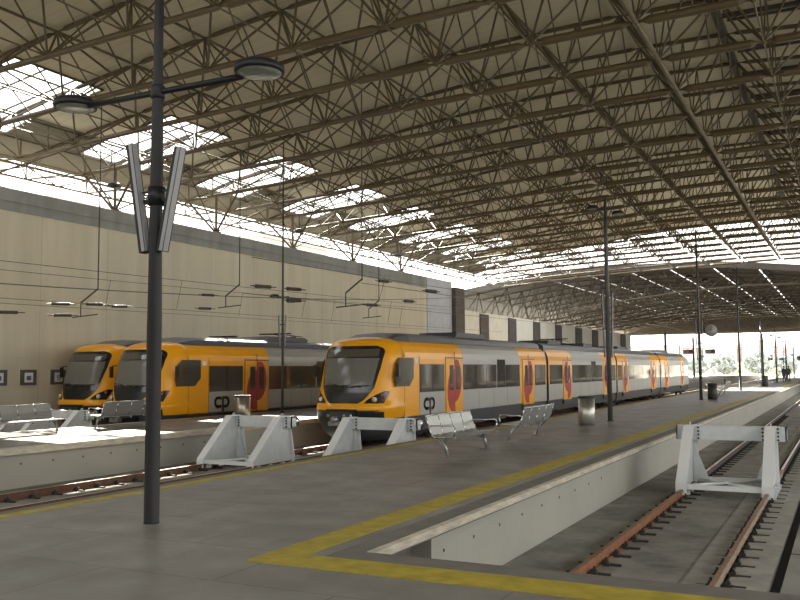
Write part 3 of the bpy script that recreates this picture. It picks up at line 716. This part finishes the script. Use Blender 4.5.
def roof_gear(parent, ya, yb, slope0=False, slope1=False):
    m_ = MB(); a = ya + (1.0 if slope0 else 0); b = yb - (1.0 if slope1 else 0)
    sec = [(1.16, 2.72), (1.10, 2.92), (.85, 3.02), (0, 3.06)]
    def ring(y, sc):
        q_ = .78 if sc < .5 else (.93 if sc < .99 else 1)
        return [(w_ * q_, y, 2.72 + (z_ - 2.72) * sc) for w_, z_ in sec] + [(-w_ * q_, y, 2.72 + (z_ - 2.72) * sc) for w_, z_ in sec[::-1][1:]]
    st = ([(ya, .08)] if slope0 else []) + [(a, .9 if slope0 else 1), (a + .4, 1), (b, 1)] + ([(yb, .08)] if slope1 else [])
    vs = []; [vs.extend(ring(y, s_)) for y, s_ in st]; n = 7
    fs = [(i * n + k, i * n + k + 1, (i + 1) * n + k + 1, (i + 1) * n + k) for i in range(len(st) - 1) for k in range(n - 1)] + [tuple(range(n)), tuple(range((len(st) - 1) * n, len(st) * n))[::-1]]
    m_.add(vs, fs); o = m_.build('roof_fairing', M['troof'], parent)
    return o
def aircon(parent, yc, L=3.4):
    m_ = MB(); m_.prism([(yc - L / 2, 3.0), (yc - L / 2 + .25, 3.22), (yc + L / 2 - .25, 3.22), (yc + L / 2, 3.0)], -.85, .85)
    o = m_.build('air_conditioner', M['tskirt'], parent)
    g_ = MB(); [g_.box(-.7, .7, yc - L / 2 + .5 + k * .22, yc - L / 2 + .6 + k * .22, 3.215, 3.24) for k in range(int((L - 1) / .22))]; g_.build('grille', M['tblack'], o)
def pantograph(parent, yc):
    m_ = MB(); m_.box(-.7, .7, yc - .9, yc - .8, 3.1, 3.16); m_.box(-.7, .7, yc + .8, yc + .9, 3.1, 3.16); m_.tube((0, yc - .8, 3.16), (0, yc + .9, 3.3), .035); m_.tube((-.4, yc + .9, 3.3), (-.15, yc - .9, 3.4), .02); m_.tube((.4, yc + .9, 3.3), (.15, yc - .9, 3.4), .02)
    m_.tube((-.8, yc - .9, 3.4), (.8, yc - .9, 3.4), .03); m_.tube((-.8, yc - .7, 3.4), (.8, yc - .7, 3.4), .03)
    for x in (-.5, .5):
        for y in (-.85, .85): m_.lathe([(.05, 0), (.09, .03), (.05, .06), (.09, .09), (.05, .12)], (x, yc + y, 2.99), n=10)
    m_.build('pantograph', M['tunder'], parent)
def train(X, Yn, label, ncars=4, logos=True):
    r = empty('commuter_train', (X, Yn, 0), label=label, cat='train', group='orange and grey commuter trains')
    make_nose(r)
    E1 = 18.05
    car(r, YE, E1, [(YE, 3.2, 'o', 'o'), (3.2, 5.4, 'o', 'g'), (5.4, 7.15, 'o', 'o'), (7.15, 14.0, 'g', 'g'), (14.0, 16.1, 'o', 'o'), (16.1, E1, 'o', 'g')], None)
    side_window(r, 3.22, 5.35, n=2); door(r, 5.48, 7.1); side_window(r, 7.2, 10.9, n=3); side_window(r, 11.0, 12.0, .94, 2.12, name='tall_window'); side_window(r, 12.05, 13.95, n=2); door(r, 14.35, 15.98); side_window(r, 16.2, 17.9)
    roof_gear(r, 1.6, E1 - .2, slope0=True); aircon(r, 9.5); bogie(r, 4.0); bogie(r, 17.2)
    logo(r, 4.05, .50, 1); 
    if ncars > 1:
        g_ = MB(); g_.box(-1.3, 1.3, E1, E1 + .35, -.2, 2.7); g_.build('gangway', M['tblack'], r)
        a = E1 + .35; b = 33.2
        car(r, a, b, [(a, 20.9, 'o', 'g'), (20.9, 22.7, 'o', 'o'), (22.7, 29.6, 'g', 'g'), (29.6, 31.5, 'o', 'o'), (31.5, b, 'o', 'g')], None)
        side_window(r, a + .2, 20.85); door(r, 21.0, 22.55, True); side_window(r, 22.8, 26.8, n=3); side_window(r, 26.9, 27.9, .94, 2.12, name='tall_window'); side_window(r, 28.0, 29.5, n=1); door(r, 29.8, 31.4, True); side_window(r, 31.6, b - .2)
        roof_gear(r, a + .2, b - .2); aircon(r, 21.5, 2.6); aircon(r, 28.5, 2.4); bogie(r, 19.6); bogie(r, 32.3)
        if X < -20: pantograph(r, 10.5)
        else: pantograph(r, 25)
    if ncars > 2:
        g_ = MB(); g_.box(-1.3, 1.3, b, b + .35, -.2, 2.7); g_.build('gangway', M['tblack'], r)
        a = b + .35; b = 48.6
        car(r, a, b, [(a, 35.0, 'o', 'g'), (35.0, 36.9, 'o', 'o'), (36.9, 44.8, 'g', 'g'), (44.8, 46.8, 'o', 'o'), (46.8, b, 'o', 'g')], None)
        side_window(r, a + .2, 34.9); door(r, 35.1, 36.7); side_window(r, 37.0, 44.6, n=5); door(r, 45.0, 46.6); side_window(r, 46.9, b - .2)
        roof_gear(r, a + .2, b - .2); aircon(r, 38); bogie(r, 34.8); bogie(r, 47.5)
        g_ = MB(); g_.box(-1.3, 1.3, b, b + .35, -.2, 2.7); g_.build('gangway', M['tblack'], r)
        a = b + .35; b = 63.3
        car(r, a, b, [(a, 50.6, 'o', 'g'), (50.6, 52.6, 'o', 'o'), (52.6, 58.6, 'g', 'g'), (58.6, 60.4, 'o', 'o'), (60.4, b, 'g', 'g')], None)
        side_window(r, a + .2, 50.5); door(r, 50.8, 52.4); side_window(r, 52.7, 58.5, n=4); door(r, 58.7, 60.3); side_window(r, 60.5, 62.6)
        roof_gear(r, a + .2, b - .2, slope1=True); aircon(r, 54); bogie(r, 50.4); bogie(r, 61)
        nb = MB(); sec = SEC[1:]; 
        vs = [(s_ * w_, b, z_) for s_ in (1,) for w_, z_ in sec] + [(-w_, b, z_) for w_, z_ in sec[::-1]]
        vs2 = [(x * .8, b + 1.9 - (z_ - .2) * .35, z_ if z_ < 2.4 else z_ - .15) for x, _, z_ in vs]; n = len(vs)
        nb.add(vs + vs2, [(k, (k + 1) % n, n + (k + 1) % n, n + k) for k in range(n)] + [tuple(range(n, 2 * n))], 0, True); nb.build('rear_cab', M['orange'], r)
    return r
train(-14.9, 25.0, 'middle orange and grey commuter train, nearest and longest, facing right of the white buffer stops')
train(-23.45, 24.0, 'orange and grey commuter train beyond the sunlit left platform, its nose behind the tall post', 2)
train(TD, 25.1, 'orange commuter train furthest left, parked against the beige wall', 2)

# ------------------------------------------------------------------ lamp posts
def trough(parent, p, q, w_, name='light_trough'):
    p = Vector(p); q = Vector(q); d = q - p; L = d.length; ang = math.atan2(d.x, d.z); rot = Matrix.Rotation(ang, 3, 'Y'); s_ = 1 if p.x > 0 else -1
    m_ = MB(); m_.cbox((p + q) / 2, (w_, w_ * 1.1, L), 0, rot); o = m_.build(name, M['post'], parent, bevel=.006)
    m2 = MB(); off = rot @ Vector((.012, -.012, 0)); m2.cbox((p + q) / 2 + rot @ Vector((w_ * .5, -w_ * .1, 0)), (.012, w_ * .8, L * .985), 0, rot); m2.cbox((p + q) / 2 + rot @ Vector((w_ * .22, -w_ * .56, 0)), (w_ * .45, .012, L * .985), 0, rot); m2.build('diffuser', M['trough'], o)
    return o
def disc_lamp(parent, c, r_, tilt=0):
    h = MB(); h.lathe([(r_ * .3, .1), (r_ * .75, .085), (r_ * .98, .045), (r_, .0), (r_ * .97, -.03)][::-1], c, n=32); o = h.build('lamp_hood', M['post'], parent)
    g_ = MB(); g_.lathe([(r_ * .2, -.055), (r_ * .6, -.05), (r_ * .86, -.035), (r_ * .88, -.02)], c, n=32); g_.build('lamp_glass', M['lampglass'], o)
def big_post(x, y, label):
    r = empty('lamp_post', (x, y, 0), label=label, cat='lamp post', group='dark lamp posts along the platforms')
    m_ = MB(); m_.lathe([(.09, 0), (.09, .015), (.088, .02), (.086, 2.3), (.078, 3.0), (.07, 4.6), (.056, 5.5), (.05, 9.6)], (0, 0, 0), n=20); m_.build('pole', M['post'], r)
    a_ = MB(); a_.tube((-1.12, 0, 5.07), (1.25, 0, 5.07), .036, n=10, caps=True); a_.lathe([(.075, -.08), (.085, -.06), (.085, .06), (.075, .08)], (0, 0, 5.07), n=14); a_.build('cross_arm', M['post'], r)
    disc_lamp(r, (-1.36, 0, 5.1), .27); disc_lamp(r, (1.48, 0, 5.1), .285)
    trough(r, (-.13, -.03, 3.14), (-.37, -.03, 4.47), .10); trough(r, (.13, -.03, 3.14), (.385, -.03, 4.35), .10)
    b = MB(); b.box(-.28, .28, -.02, .02, 3.74, 3.78); b.box(-.3, .3, -.02, .02, 3.86, 3.88); b.lathe([(.1, 3.7), (.1, 3.92)], (0, 0, 0), n=12); b.build('bracket', M['post'], r)
    return r
def tall_post(x, y, label, lamps=7.0, top=8.9, vt=(2.1, 4.25), m_='post2', r0=.085):
    r = empty('lamp_post', (x, y, 0), label=label, cat='lamp post', group='dark lamp posts along the platforms')
    p = MB(); p.lathe([(.13, 0), (.13, .015), (r0, .02), (r0 * .95, 3.0), (r0 * .75, 6), (r0 * .55, top)], (0, 0, 0), n=14); p.build('pole', M[m_], r)
    a_ = MB(); a_.tube((-.3, 0, lamps), (.3, 0, lamps), .03, n=8, caps=True); a_.build('cross_arm', M[m_], r)
    disc_lamp(r, (-.42, 0, lamps + .05), .2); disc_lamp(r, (.42, 0, lamps - .2), .2)
    if vt:
        for s_ in (-1, 1): trough(r, (s_ * .12, -.03, vt[0]), (s_ * .17, -.03, vt[1]), .05)
        b = MB(); b.box(-.16, .16, -.02, .02, vt[0] + .9, vt[0] + .94); b.build('bracket', M[m_], r)
    return r
def sign_pair(x, y, lab):
    r = empty('hanging_sign', (x, y, 2.45), label=lab, cat='sign')
    a_ = MB(); a_.box(-.86, .86, -.02, .02, .28, .31); a_.build('support_arm', M['post2'], r)
    for s_ in (-1, 1):
        b = MB(); b.box(s_ * .57 - .25, s_ * .57 + .25, -.06, .06, 0, .24, 0); b.box(s_ * .57 - .22, s_ * .57 + .05, -.066, -.06, .03, .21, 1); b.box(s_ * .57 + .08, s_ * .57 + .22, -.066, -.06, .03, .12, 2)
        b.tube((s_ * .57, 0, .24), (s_ * .57, 0, .29), .012); b.build('sign_board', [M['sign'], M['trough'], M['signred']], r)
big_post(-7.21, 7.91, 'near dark lamp post at the left with two round lamps and slanted light troughs')
tall_post(-6.95, 29.1, 'slim lamp post standing just right of the stainless bin', 7.05, 7.4)
tall_post(-6.95, 49.6, 'lamp post carrying the round clock', 6.6, 9.2)
tall_post(-6.95, 69.6, 'second lamp post beyond the clock, with no clock on it', 6.6, 9.2)
tall_post(-6.95, 89.2, 'lamp post in daylight with a wide arm under the far canopy edge', 5.2, 5.5)
tall_post(-6.95, 108.5, 'far lamp post carrying the smaller pair of signs', 5.2, 5.5)
tall_post(-6.95, 127.5, 'very far thin lamp post, second from the platform end', 5.0, 5.3)
tall_post(-6.95, 147, 'farthest thin lamp post at the platform end', 5.0, 5.3, vt=None)
tall_post(-20.7, 30.3, 'slim brown-grey post on the left platform beside the second train', 4.75, 11.3, (2.7, 4.0), 'post2', .055)
sign_pair(-6.95, 49.4, 'pair of small departure signs on the clock post'); sign_pair(-6.95, 108.3, 'tiny pair of signs on a far lamp post')
def clock(x, y, z, r_, lab):
    r = empty('station_clock', (x, y, z), label=lab, cat='clock')
    c = MB(); c.lathe([(r_, -.06), (r_, .06)], (0, 0, 0), n=32, axis='y'); c.build('case', M['post2'], r)
    f_ = MB(); f_.lathe([(r_ * .9, -.068), (r_ * .9, .068)], (0, 0, 0), n=32, axis='y'); f_.build('dial', M['clockw'], r)
    h = MB(); h.box(-.012, .012, -.076, -.07, -.03, r_ * .7); h.box(-r_ * .35, .0, -.076, -.07, -.014, .014); h.build('hands', M['post'], r)
    a_ = MB(); a_.tube((-r_ - .22, 0, 0), (-r_ * .9, 0, 0), .03, n=8); a_.build('bracket_arm', M['post2'], r)
clock(-6.32, 49.6, 3.72, .34, 'round station clock on a bracket of the lamp post')
clock(-6.1, 146.6, 3.0, .4, 'tiny far clock at the right edge above the platform end')

# ------------------------------------------------------------------ benches
def bench(x, y, side, label, seats=4):
    """runs along +y from the origin; side=+1 faces +x"""
    r = empty('bench', (x, y, 0), label=label, cat='bench', group='perforated metal platform benches')
    W = .58; sw = .545
    for k in range(seats):
        prof = [(.30, .40), (.27, .425), (.1, .415), (-.12, .40), (-.2, .44), (-.26, .6), (-.32, .80), (-.34, .82)]
        m_ = MB(); y0 = k * W + .02; y1 = y0 + sw
        pr = [(side * a, b) for a, b in prof]; pr2 = [(side * (a + .0), b - .022) for a, b in prof]
        for (a0, b0), (a1, b1), (c0, d0), (c1, d1) in zip(pr, pr[1:], pr2, pr2[1:]):
            m_.add([(a0, y0, b0), (a0, y1, b0), (a1, y1, b1), (a1, y0, b1), (c0 - side * .01, y0, d0), (c0 - side * .01, y1, d0), (c1 - side * .01, y1, d1), (c1 - side * .01, y0, d1)],
                   [(0, 1, 2, 3), (4, 7, 6, 5), (0, 4, 5, 1), (2, 6, 7, 3), (0, 3, 7, 4), (1, 5, 6, 2)], 0)
        for e in (y0 - .012, y1 + .012): m_.path([(a - side * .005, e, b - .01) for a, b in pr], .013, 6, 1)
        m_.path([(pr[-1][0], y0, pr[-1][1]), (pr[-1][0], y1, pr[-1][1])], .013, 6, 1)
        m_.build('seat', [M['perf'], M['chrome']], r)
    L = seats * W
    b = MB(); b.box(-.04, .04, .05, L - .03, .345, .385)
    for k in range(seats): b.box(side * -.16 - .02, side * -.16 + .02, k * W + .27, k * W + .31, .38, .45); b.box(-.02, .02, k * W + .27, k * W + .31, .30, .345)
    b.build('support_beam', M['inox'], r)
    for yy in (.1, L - .1):
        l = MB(); l.tube((0, yy, .36), (side * .1, yy, .03), .035, .03, n=10, caps=True); l.tube((side * -.02, yy, .25), (side * -.18, yy, .42), .022, n=8); l.lathe([(.10, 0), (.10, .012), (.04, .035)], (side * .1, yy, 0), n=16); l.box(side * .1 - .16, side * .1 + .16, yy - .035, yy + .035, 0, .02); l.build('leg', M['inox'], r)
    for yy in (-.005, L):
        a_ = MB(); a_.path([(side * .28, yy, .41), (side * .30, yy, .60), (side * .26, yy, .64), (side * -.24, yy, .62), (side * -.28, yy, .60)], .016, 8); a_.build('armrest', M['chrome'], r)
    return r
bench(-7.15, 15.95, 1, 'nearest metal bench facing right, beside the platform yellow line')
bench(-7.15, 20.05, -1, 'second metal bench, back towards us, between the nearest bench and the bin')
bench(-20.2, 15.95, 1, 'metal bench at the far left edge on the sunlit platform')
bench(-20.2, 19.7, -1, 'metal bench behind the near post on the left platform')
bench(-6.9, 53.4, 1, 'small distant bench just beyond the dark bin by the clock post')
bench(-6.9, 57.6, -1, 'small distant bench, farther of the two beyond the clock post')
bench(-6.9, 86.1, 1, 'far bench in daylight, nearer of two near the platform end')
bench(-6.9, 104.0, -1, 'very far bench with people beside it')

# ------------------------------------------------------------------ bins
def bin_(x, y, r_, h, label, m_='binm'):
    r = empty('litter_bin', (x, y, 0), label=label, cat='bin', group='cylindrical platform bins')
    b = MB(); b.lathe([(r_ * .97, 0), (r_ * .97, .05), (r_, .06), (r_, h - .05)], (0, 0, 0), n=36); b.build('drum', M[m_], r)
    t_ = MB(); t_.lathe([(r_ * 1.03, h - .06), (r_ * 1.03, h), (r_ * .9, h), (r_ * .86, h - .02), (r_ * .84, h - .12)], (0, 0, 0), n=36); t_.build('rim', M['post2'] if m_ != 'paleb' else M['inox'], r)
bin_(-7.15, 26.9, .25, .88, 'stainless steel litter bin left of the slim lamp post')
bin_(-20.4, 27.2, .30, .80, 'sunlit litter bin on the left platform behind the buffer stop')
bin_(-6.5, 50.6, .25, .86, 'dark litter bin beside the clock post', 'post2')
bin_(-6.4, 84.6, .28, .95, 'far dark litter bin in front of the daylight lamp post', 'post2')

# ------------------------------------------------------------------ people seated far away
def person(x, y, label, coat, lean=0., standing=False):
    r = empty('person', (x, y, 0), 0, label=label, cat='person')
    hip = .50 if not standing else .92
    V_ = [(0, 0, hip), (0, .02, hip + .25), (0, .03 + lean, hip + .48), (0, .03 + lean, hip + .60), (0, .0 + lean, hip + .74),
          (.17, .03 + lean, hip + .46), (.22, -.02, hip + .20), (.17, -.18, hip + .08), (-.17, .03 + lean, hip + .46), (-.22, -.02, hip + .2), (-.17, -.18, hip + .08)]
    E_ = [(0, 1), (1, 2), (2, 3), (3, 4), (2, 5), (5, 6), (6, 7), (2, 8), (8, 9), (9, 10)]
    R_ = [.15, .14, .13, .055, .10, .065, .048, .036, .065, .048, .036]
    for s_ in (1, -1):
        b0 = len(V_)
        if standing: V_ += [(s_ * .10, 0, hip - .06), (s_ * .11, -.02, hip - .45), (s_ * .11, .03, .10), (s_ * .12, -.12, .04)]
        else: V_ += [(s_ * .11, -.06, hip), (s_ * .13, -.44, hip + .02), (s_ * .13, -.42, .12), (s_ * .14, -.54, .05)]
        E_ += [(0, b0), (b0, b0 + 1), (b0 + 1, b0 + 2), (b0 + 2, b0 + 3)]; R_ += [.095, .062, .045, .04]
    me = bpy.data.meshes.new('body'); me.from_pydata(V_, E_, []); o = bpy.data.objects.new('body', me); COL.objects.link(o); o.parent = r
    sk = o.modifiers.new('skin', 'SKIN'); sk.use_smooth_shade = True
    for i, v in enumerate(me.skin_vertices[0].data if me.skin_vertices else []): v.radius = (R_[i], R_[i])
    if not me.skin_vertices:
        bpy.context.view_layer.update()
    me.materials.append(coat); o.modifiers.new('sub', 'SUBSURF').levels = 1
    h = MB(); h.lathe([(.03, .02), (.085, .06), (.10, .13), (.09, .2), (.04, .25)], (0, lean, hip + .62), n=14); h.build('hair', M['hair'], r)
    fc = MB(); fc.lathe([(.03, 0), (.075, .03), (.085, .10), (.07, .16)], (0, -.025 + lean, hip + .60), n=14); fc.build('face', M['skin'], r)
    return r
def add_person(*a, **k):
    o = person(*a, **k); return o
add_person(-6.1, 106.9, 'far person in dark blue clothes standing near the platform end', M['navy'], standing=True)
add_person(-5.8, 110.2, 'far person in olive clothes standing right of the one in blue', M['olive'], standing=True)

# ------------------------------------------------------------------ posters on the wall
def poster(y, label, kind):
    r = empty('framed_poster', (WX, y, 1.2), label=label, cat='poster')
    h = .62; w_ = .31
    f_ = MB(); f_.box(0, .04, -w_ - .08, w_ + .08, 0, h); f_.build('frame', M['frame'], r, bevel=.006)
    p = MB(); p.box(.04, .048, -w_ * .66, w_ * .66, .11, .50, 0); p.build('print', M['paper'], r)
    g_ = MB()
    if kind == 0: g_.box(.048, .052, -.11, .11, .2, .37, 0)
    else:
        for k in range(3): g_.box(.048, .052, -.09, .09, .18 + .085 * k, .21 + .085 * k, 0)
        g_.box(.048, .052, .05, .09, .18, .29, 0); g_.box(.048, .052, -.09, -.05, .27, .38, 0)
    g_.build('motif', M['pblue' if kind == 0 else 'pgreen'], r)
poster(25.11, 'framed poster with a blue square, middle of three on the beige wall', 0)
poster(26.62, 'framed poster with a green figure, nearest the orange train nose', 1)
poster(23.7, 'framed poster cut by the left edge of the picture', 0)
# ------------------------------------------------------------------ overhead line equipment
def wire(pts, r_, label, grp, name='overhead_wire'):
    m_ = MB(); m_.path(pts, r_, 5); return tag(m_.build(name, M['wire']), label, 'wire', grp)
def sag(x, y0, y1, z0, z1, s_, n=12, x1=None):
    x1 = x if x1 is None else x1
    return [(x + (x1 - x) * k / n, y0 + (y1 - y0) * k / n, z0 + (z1 - z0) * k / n - s_ * 4 * (k / n) * (1 - k / n)) for k in range(n + 1)]
wg = 'thin overhead wires above the tracks'
wl = 'thin grey overhead wire stretched along a track in front of the wall'
for x, zc_, zm in ((TC, 4.15, 5.1), (TD, 4.3, 5.3), (TA, 4.1, 4.9), (TB, 4.2, 5.2)):
    y0 = 10 if x < -20 else 20
    wire(sag(x, y0, 64, zc_ - .2, zc_ + .4, 0), .010, wl, wg); wire(sag(x + .3, y0, 64, zm, zm + 1.0, .15), .012, wl, wg)
    if x > -20: wire(sag(x, 64, 200, zc_ + .4, 4.9, 0), .014, wl, wg)
    for y in range(int(y0) + 8, 62, 9): wire([(x + .02, y, zc_ + .6 * (y - 64) / 60 + .42), (x + .29, y, zm + (y - y0) / (64 - y0) - .1)], .008, 'short vertical dropper between two overhead wires', 'droppers of the overhead line', 'dropper')
wire(sag(-25.5, 10, 60, 4.55, 7.0, .5), .02, 'thick sagging cable crossing the beige wall above the other wires', None)
def insul(a, b, label):
    a = Vector(a); b = Vector(b); d = b - a; n_ = 9; m_ = MB(); m_.tube(a - d * .35, b + d * .35, .018, n=6)
    for k in range(n_): m_.tube(a + d * (k / n_), a + d * ((k + .5) / n_), .055, n=10, caps=True)
    return tag(m_.build('insulator', M['insul']), label, 'insulator', 'ribbed insulators in the overhead wires')
il = 'dark ribbed insulator in an overhead wire before the beige wall'
for x, y, z in ((-23.5, 18.8, 3.6), (-23.5, 22.4, 4.08), (-23.5, 23.6, 4.08), (TC, 28.4, 4.28), (TC, 28.6, 4.85), (TC, 20.9, 4.0), (TC, 21, 3.62), (TA, 22.2, 4.20), (TA, 22.2, 3.85), (TA, 20.6, 4.15), (TA, 27.2, 4.02), (TA, 28.1, 4.95), (TA, 30.2, 4.35), (TB, 24, 4.1)):
    insul((x, y, z), (x, y + .75, z + .03), il)
def hanger(x, y, ztop, zbot, reach, label):
    m_ = MB(); m_.tube((x, y, zbot), (x, y, ztop), .022, n=8); m_.tube((x, y, zbot + .05), (x + reach, y - .3, zbot - .45), .03, n=8); m_.tube((x + reach, y - .3, zbot - .45), (x + reach, y - .3, zbot - .95), .02, n=6); m_.tube((x + reach - .4, y - .3, zbot - .95), (x + reach + .8, y - .3, zbot - .88), .022, n=6)
    tag(m_.build('overhead_line_hanger', M['post2']), label, 'hanger', 'vertical tubes holding the overhead line')
hl_ = 'thin vertical tube hanging from the roof and holding the overhead line'
for x, y, b in ((TA - .2, 27.2, 4.9), (TC, 22.9, 4.6), (TC + .2, 30.8, 5.4), (TC, 44, 5.6)):
    hanger(x, y, zl(x) - .05, b, -.5, hl_)

# ------------------------------------------------------------------ outdoors
g = MB(); g.box(-400, 400, -60, 600, -1.6, -1.25); struct(g, 'ground', M['ground'], 'bleached daylight ground beyond the station')
g = MB(); g.box(-90, WX - .4, -60, 130, -1.25, -1.1); struct(g, 'ground.002', M['darkground'], 'added dark ground behind the tall left wall, cutting bounced light')  # unseen dark sheet added to cut light bouncing up to the eave
g = MB(); g.box(-42, -9.6, 100, 420, -1.25, ZF + .02); struct(g, 'ground.001', M['ballast'], 'pale ballast under the tracks beyond the hall')
g = MB(); g.box(-24, -17.2, 150, 230, -1.25, -.02); struct(g, 'floor.008', M['ground'])
for x in (-20, -25, -29): rail(x, 125, 255, 'distant rail in the daylight beyond the canopy', 'railshine', 0, 0, 'distant daylight rails')
def leafy(x, y, w_, h, label, name='tree', m_='leaf', grp=None, seed=0, trunkh=1.4):
    rnd = random.Random(seed); r = empty(name, (x, y, -1.25), label=label, cat=name.replace('_', ' '), group=grp)
    mb = MB(); n = 260
    for k in range(n):
        u = rnd.uniform(-1, 1); th = rnd.uniform(0, 2 * math.pi); rr = rnd.uniform(.7, 1.0); s_ = math.sqrt(1 - u * u)
        bump = 1 + .18 * math.sin(3 * th + seed) + .12 * math.sin(5 * u + seed)
        c = Vector((w_ / 2 * s_ * math.cos(th) * rr * bump, w_ / 2 * s_ * math.sin(th) * rr * bump, trunkh + (h - trunkh) * .5 + (h - trunkh) * .5 * u * rr)); q = .09 * h * rnd.uniform(.6, 1.2)
        a = Vector((rnd.uniform(-1, 1), rnd.uniform(-1, 1), rnd.uniform(-1, 1))).normalized(); b_ = a.orthogonal().normalized(); d = a.cross(b_)
        mb.add([c - a * q - b_ * q * .6, c + a * q - b_ * q * .6, c + a * q + b_ * q * .6, c - a * q + b_ * q * .6, c + d * q], [(0, 1, 2, 3), (0, 4, 1), (1, 4, 2), (2, 4, 3), (3, 4, 0)])
    mb.build('crown', M[m_], r); t_ = MB(); t_.tube((0, 0, 0), (0, 0, h * .6), .22, .1, n=8); t_.build('trunk', M['trunk'], r); return r
for k in range(9):
    leafy(-56 + k * 7.2, 235 + 9 * (k % 2), 6.4, 6.2 + .8 * math.sin(k * 1.7), 'hazy grey green tree in the row beyond the sunlit tracks', grp='row of trees beyond the tracks', seed=k)
for k in range(6):
    leafy(-28 + k * 6.2, 266 + 4 * (k % 2), 5.2, 3.6, 'pale low bush at the edge of the bright yard', 'bush', 'hedge', 'low bushes beyond the platform end', seed=30 + k, trunkh=.2)
def house(x, y, w_, d, h, label, wallm, roof=True, cols=4, rows=2, name='building', rh=2.5):
    r = empty(name, (x, y, -1.25), label=label, cat='building'); b = MB(); b.box(-w_ / 2, w_ / 2, 0, d, 0, h); b.build('wall', M[wallm], r)
    if roof: q = MB(); q.prism([(-w_ / 2 - .5, h), (0, h + rh), (w_ / 2 + .5, h)], -.5, d + .5, 'y'); q.build('roof', M['rooft'], r)
    for i in range(cols):
        for j in range(rows):
            xx = -w_ / 2 + w_ * (i + .5) / cols; zz = h * (j + .5) / rows; q = MB(); q.box(xx - .6, xx + .6, -.05, .03, zz - .8, zz + .8); q.build('window', M['bglass'], r)
def houseX(x, y, w_, d, h, label, wallm, cols=6, rows=4):     # facade facing +x
    r = empty('building', (x, y, -1.25), label=label, cat='building'); b = MB(); b.box(-d, 0, 0, w_, 0, h); b.build('wall', M[wallm], r)
    q = MB(); q.box(-d - .2, .3, -.3, w_ + .3, h, h + .4); q.build('parapet', M['cream'], r)
    for i in range(cols):
        for j in range(rows):
            yy = w_ * (i + .5) / cols; zz = h * (j + .6) / rows; q = MB(); q.box(-.03, .06, yy - .55, yy + .55, zz - .75, zz + .75); q.build('window', M['bglass'], r)
houseX(-62, 30, 20, 12, 20.5, 'pink rendered apartment block seen in the gap above the left wall', 'pink')
houseX(-64, 56, 14, 12, 18.5, 'cream apartment block beyond the roof edge, left of centre', 'cream')
houseX(-66, 92, 16, 12, 20, 'pale apartment block farther along above the left wall', 'cream')
house(-26, 330, 26, 12, 8.5, 'hazy pink gabled building far beyond the platform end', 'pink', rh=5)
house(-62, 360, 34, 14, 9, 'hazy cream house far behind the end of the train', 'cream', rh=3)
for x, y in ((-33, 150), (-33, 205), (-13.2, 172), (-13.2, 232), (-33, 262)):
    r = empty('catenary_mast', (x, y, -1.25), label='thin grey catenary mast in the hazy daylight', cat='mast', group='catenary masts beyond the hall')
    p = MB(); p.tube((0, 0, 0), (0, 0, 9), .14, .10, n=8, caps=True); p.build('mast_pole', M['post2'], r)
    a_ = MB(); s_ = 1 if x < -20 else -1
    a_.tube((0, 0, 7.6), (3.2 * s_, 0, 7.6), .05); a_.tube((0, 0, 8.7), (3.0 * s_, 0, 7.6), .03); a_.tube((0, 0, 6.4), (3.2 * s_, 0, 6.2), .04); a_.build('cantilever', M['post2'], r)

# ------------------------------------------------------------------ light, world, camera
wd = bpy.data.worlds.new('world'); S.world = wd; wd.use_nodes = True; nt = wd.node_tree; bg = nt.nodes['Background']
tc = nt.nodes.new('ShaderNodeTexCoord'); sp = nt.nodes.new('ShaderNodeSeparateXYZ'); rp = nt.nodes.new('ShaderNodeValToRGB')
nt.links.new(tc.outputs['Generated'], sp.inputs[0]); nt.links.new(sp.outputs[2], rp.inputs[0]); nt.links.new(rp.outputs[0], bg.inputs[0])
rp.color_ramp.elements[0].position = 0; rp.color_ramp.elements[0].color = (1.0, .97, .91, 1)
rp.color_ramp.elements[1].position = .6; rp.color_ramp.elements[1].color = (.90, .94, 1.0, 1)
bg.inputs[1].default_value = 2.5
el, az = math.radians(38), math.radians(0)
sd = Vector((-9.5, 13.6, 12.6)).normalized()
sl = bpy.data.lights.new('sun', 'SUN'); sl.energy = 24; sl.angle = math.radians(.6); sl.color = (1, .93, .80)
so = bpy.data.objects.new('sun', sl); COL.objects.link(so); so.rotation_euler = sd.to_track_quat('Z', 'Y').to_euler()

F_ = 880.; yaw = math.radians(26.730881291); pit = math.radians(4.482042708); roll = .0067
head = Vector((-math.sin(yaw), math.cos(yaw), 0)); r0 = Vector((math.cos(yaw), math.sin(yaw), 0))
fw = head * math.cos(pit) + Vector((0, 0, math.sin(pit))); u0 = r0.cross(fw)
rr = r0 * math.cos(roll) - u0 * math.sin(roll); uu = u0 * math.cos(roll) + r0 * math.sin(roll)
cd = bpy.data.cameras.new('camera'); cd.sensor_width = 36; cd.lens = 36 * F_ / 800; cd.clip_end = 1500; cd.clip_start = .05
co = bpy.data.objects.new('camera', cd); COL.objects.link(co)
co.matrix_world = Matrix(((rr.x, uu.x, -fw.x, 0), (rr.y, uu.y, -fw.y, 0), (rr.z, uu.z, -fw.z, 1.75), (0, 0, 0, 1)))
S.camera = co
S.view_settings.view_transform = 'Standard'; S.view_settings.look = 'None'; S.view_settings.gamma = 1; S.view_settings.use_curve_mapping = False
S.view_settings.exposure = 0.65
S.cycles.use_denoising = True; S.cycles.max_bounces = 10; S.cycles.diffuse_bounces = 5; S.cycles.transparent_max_bounces = 16
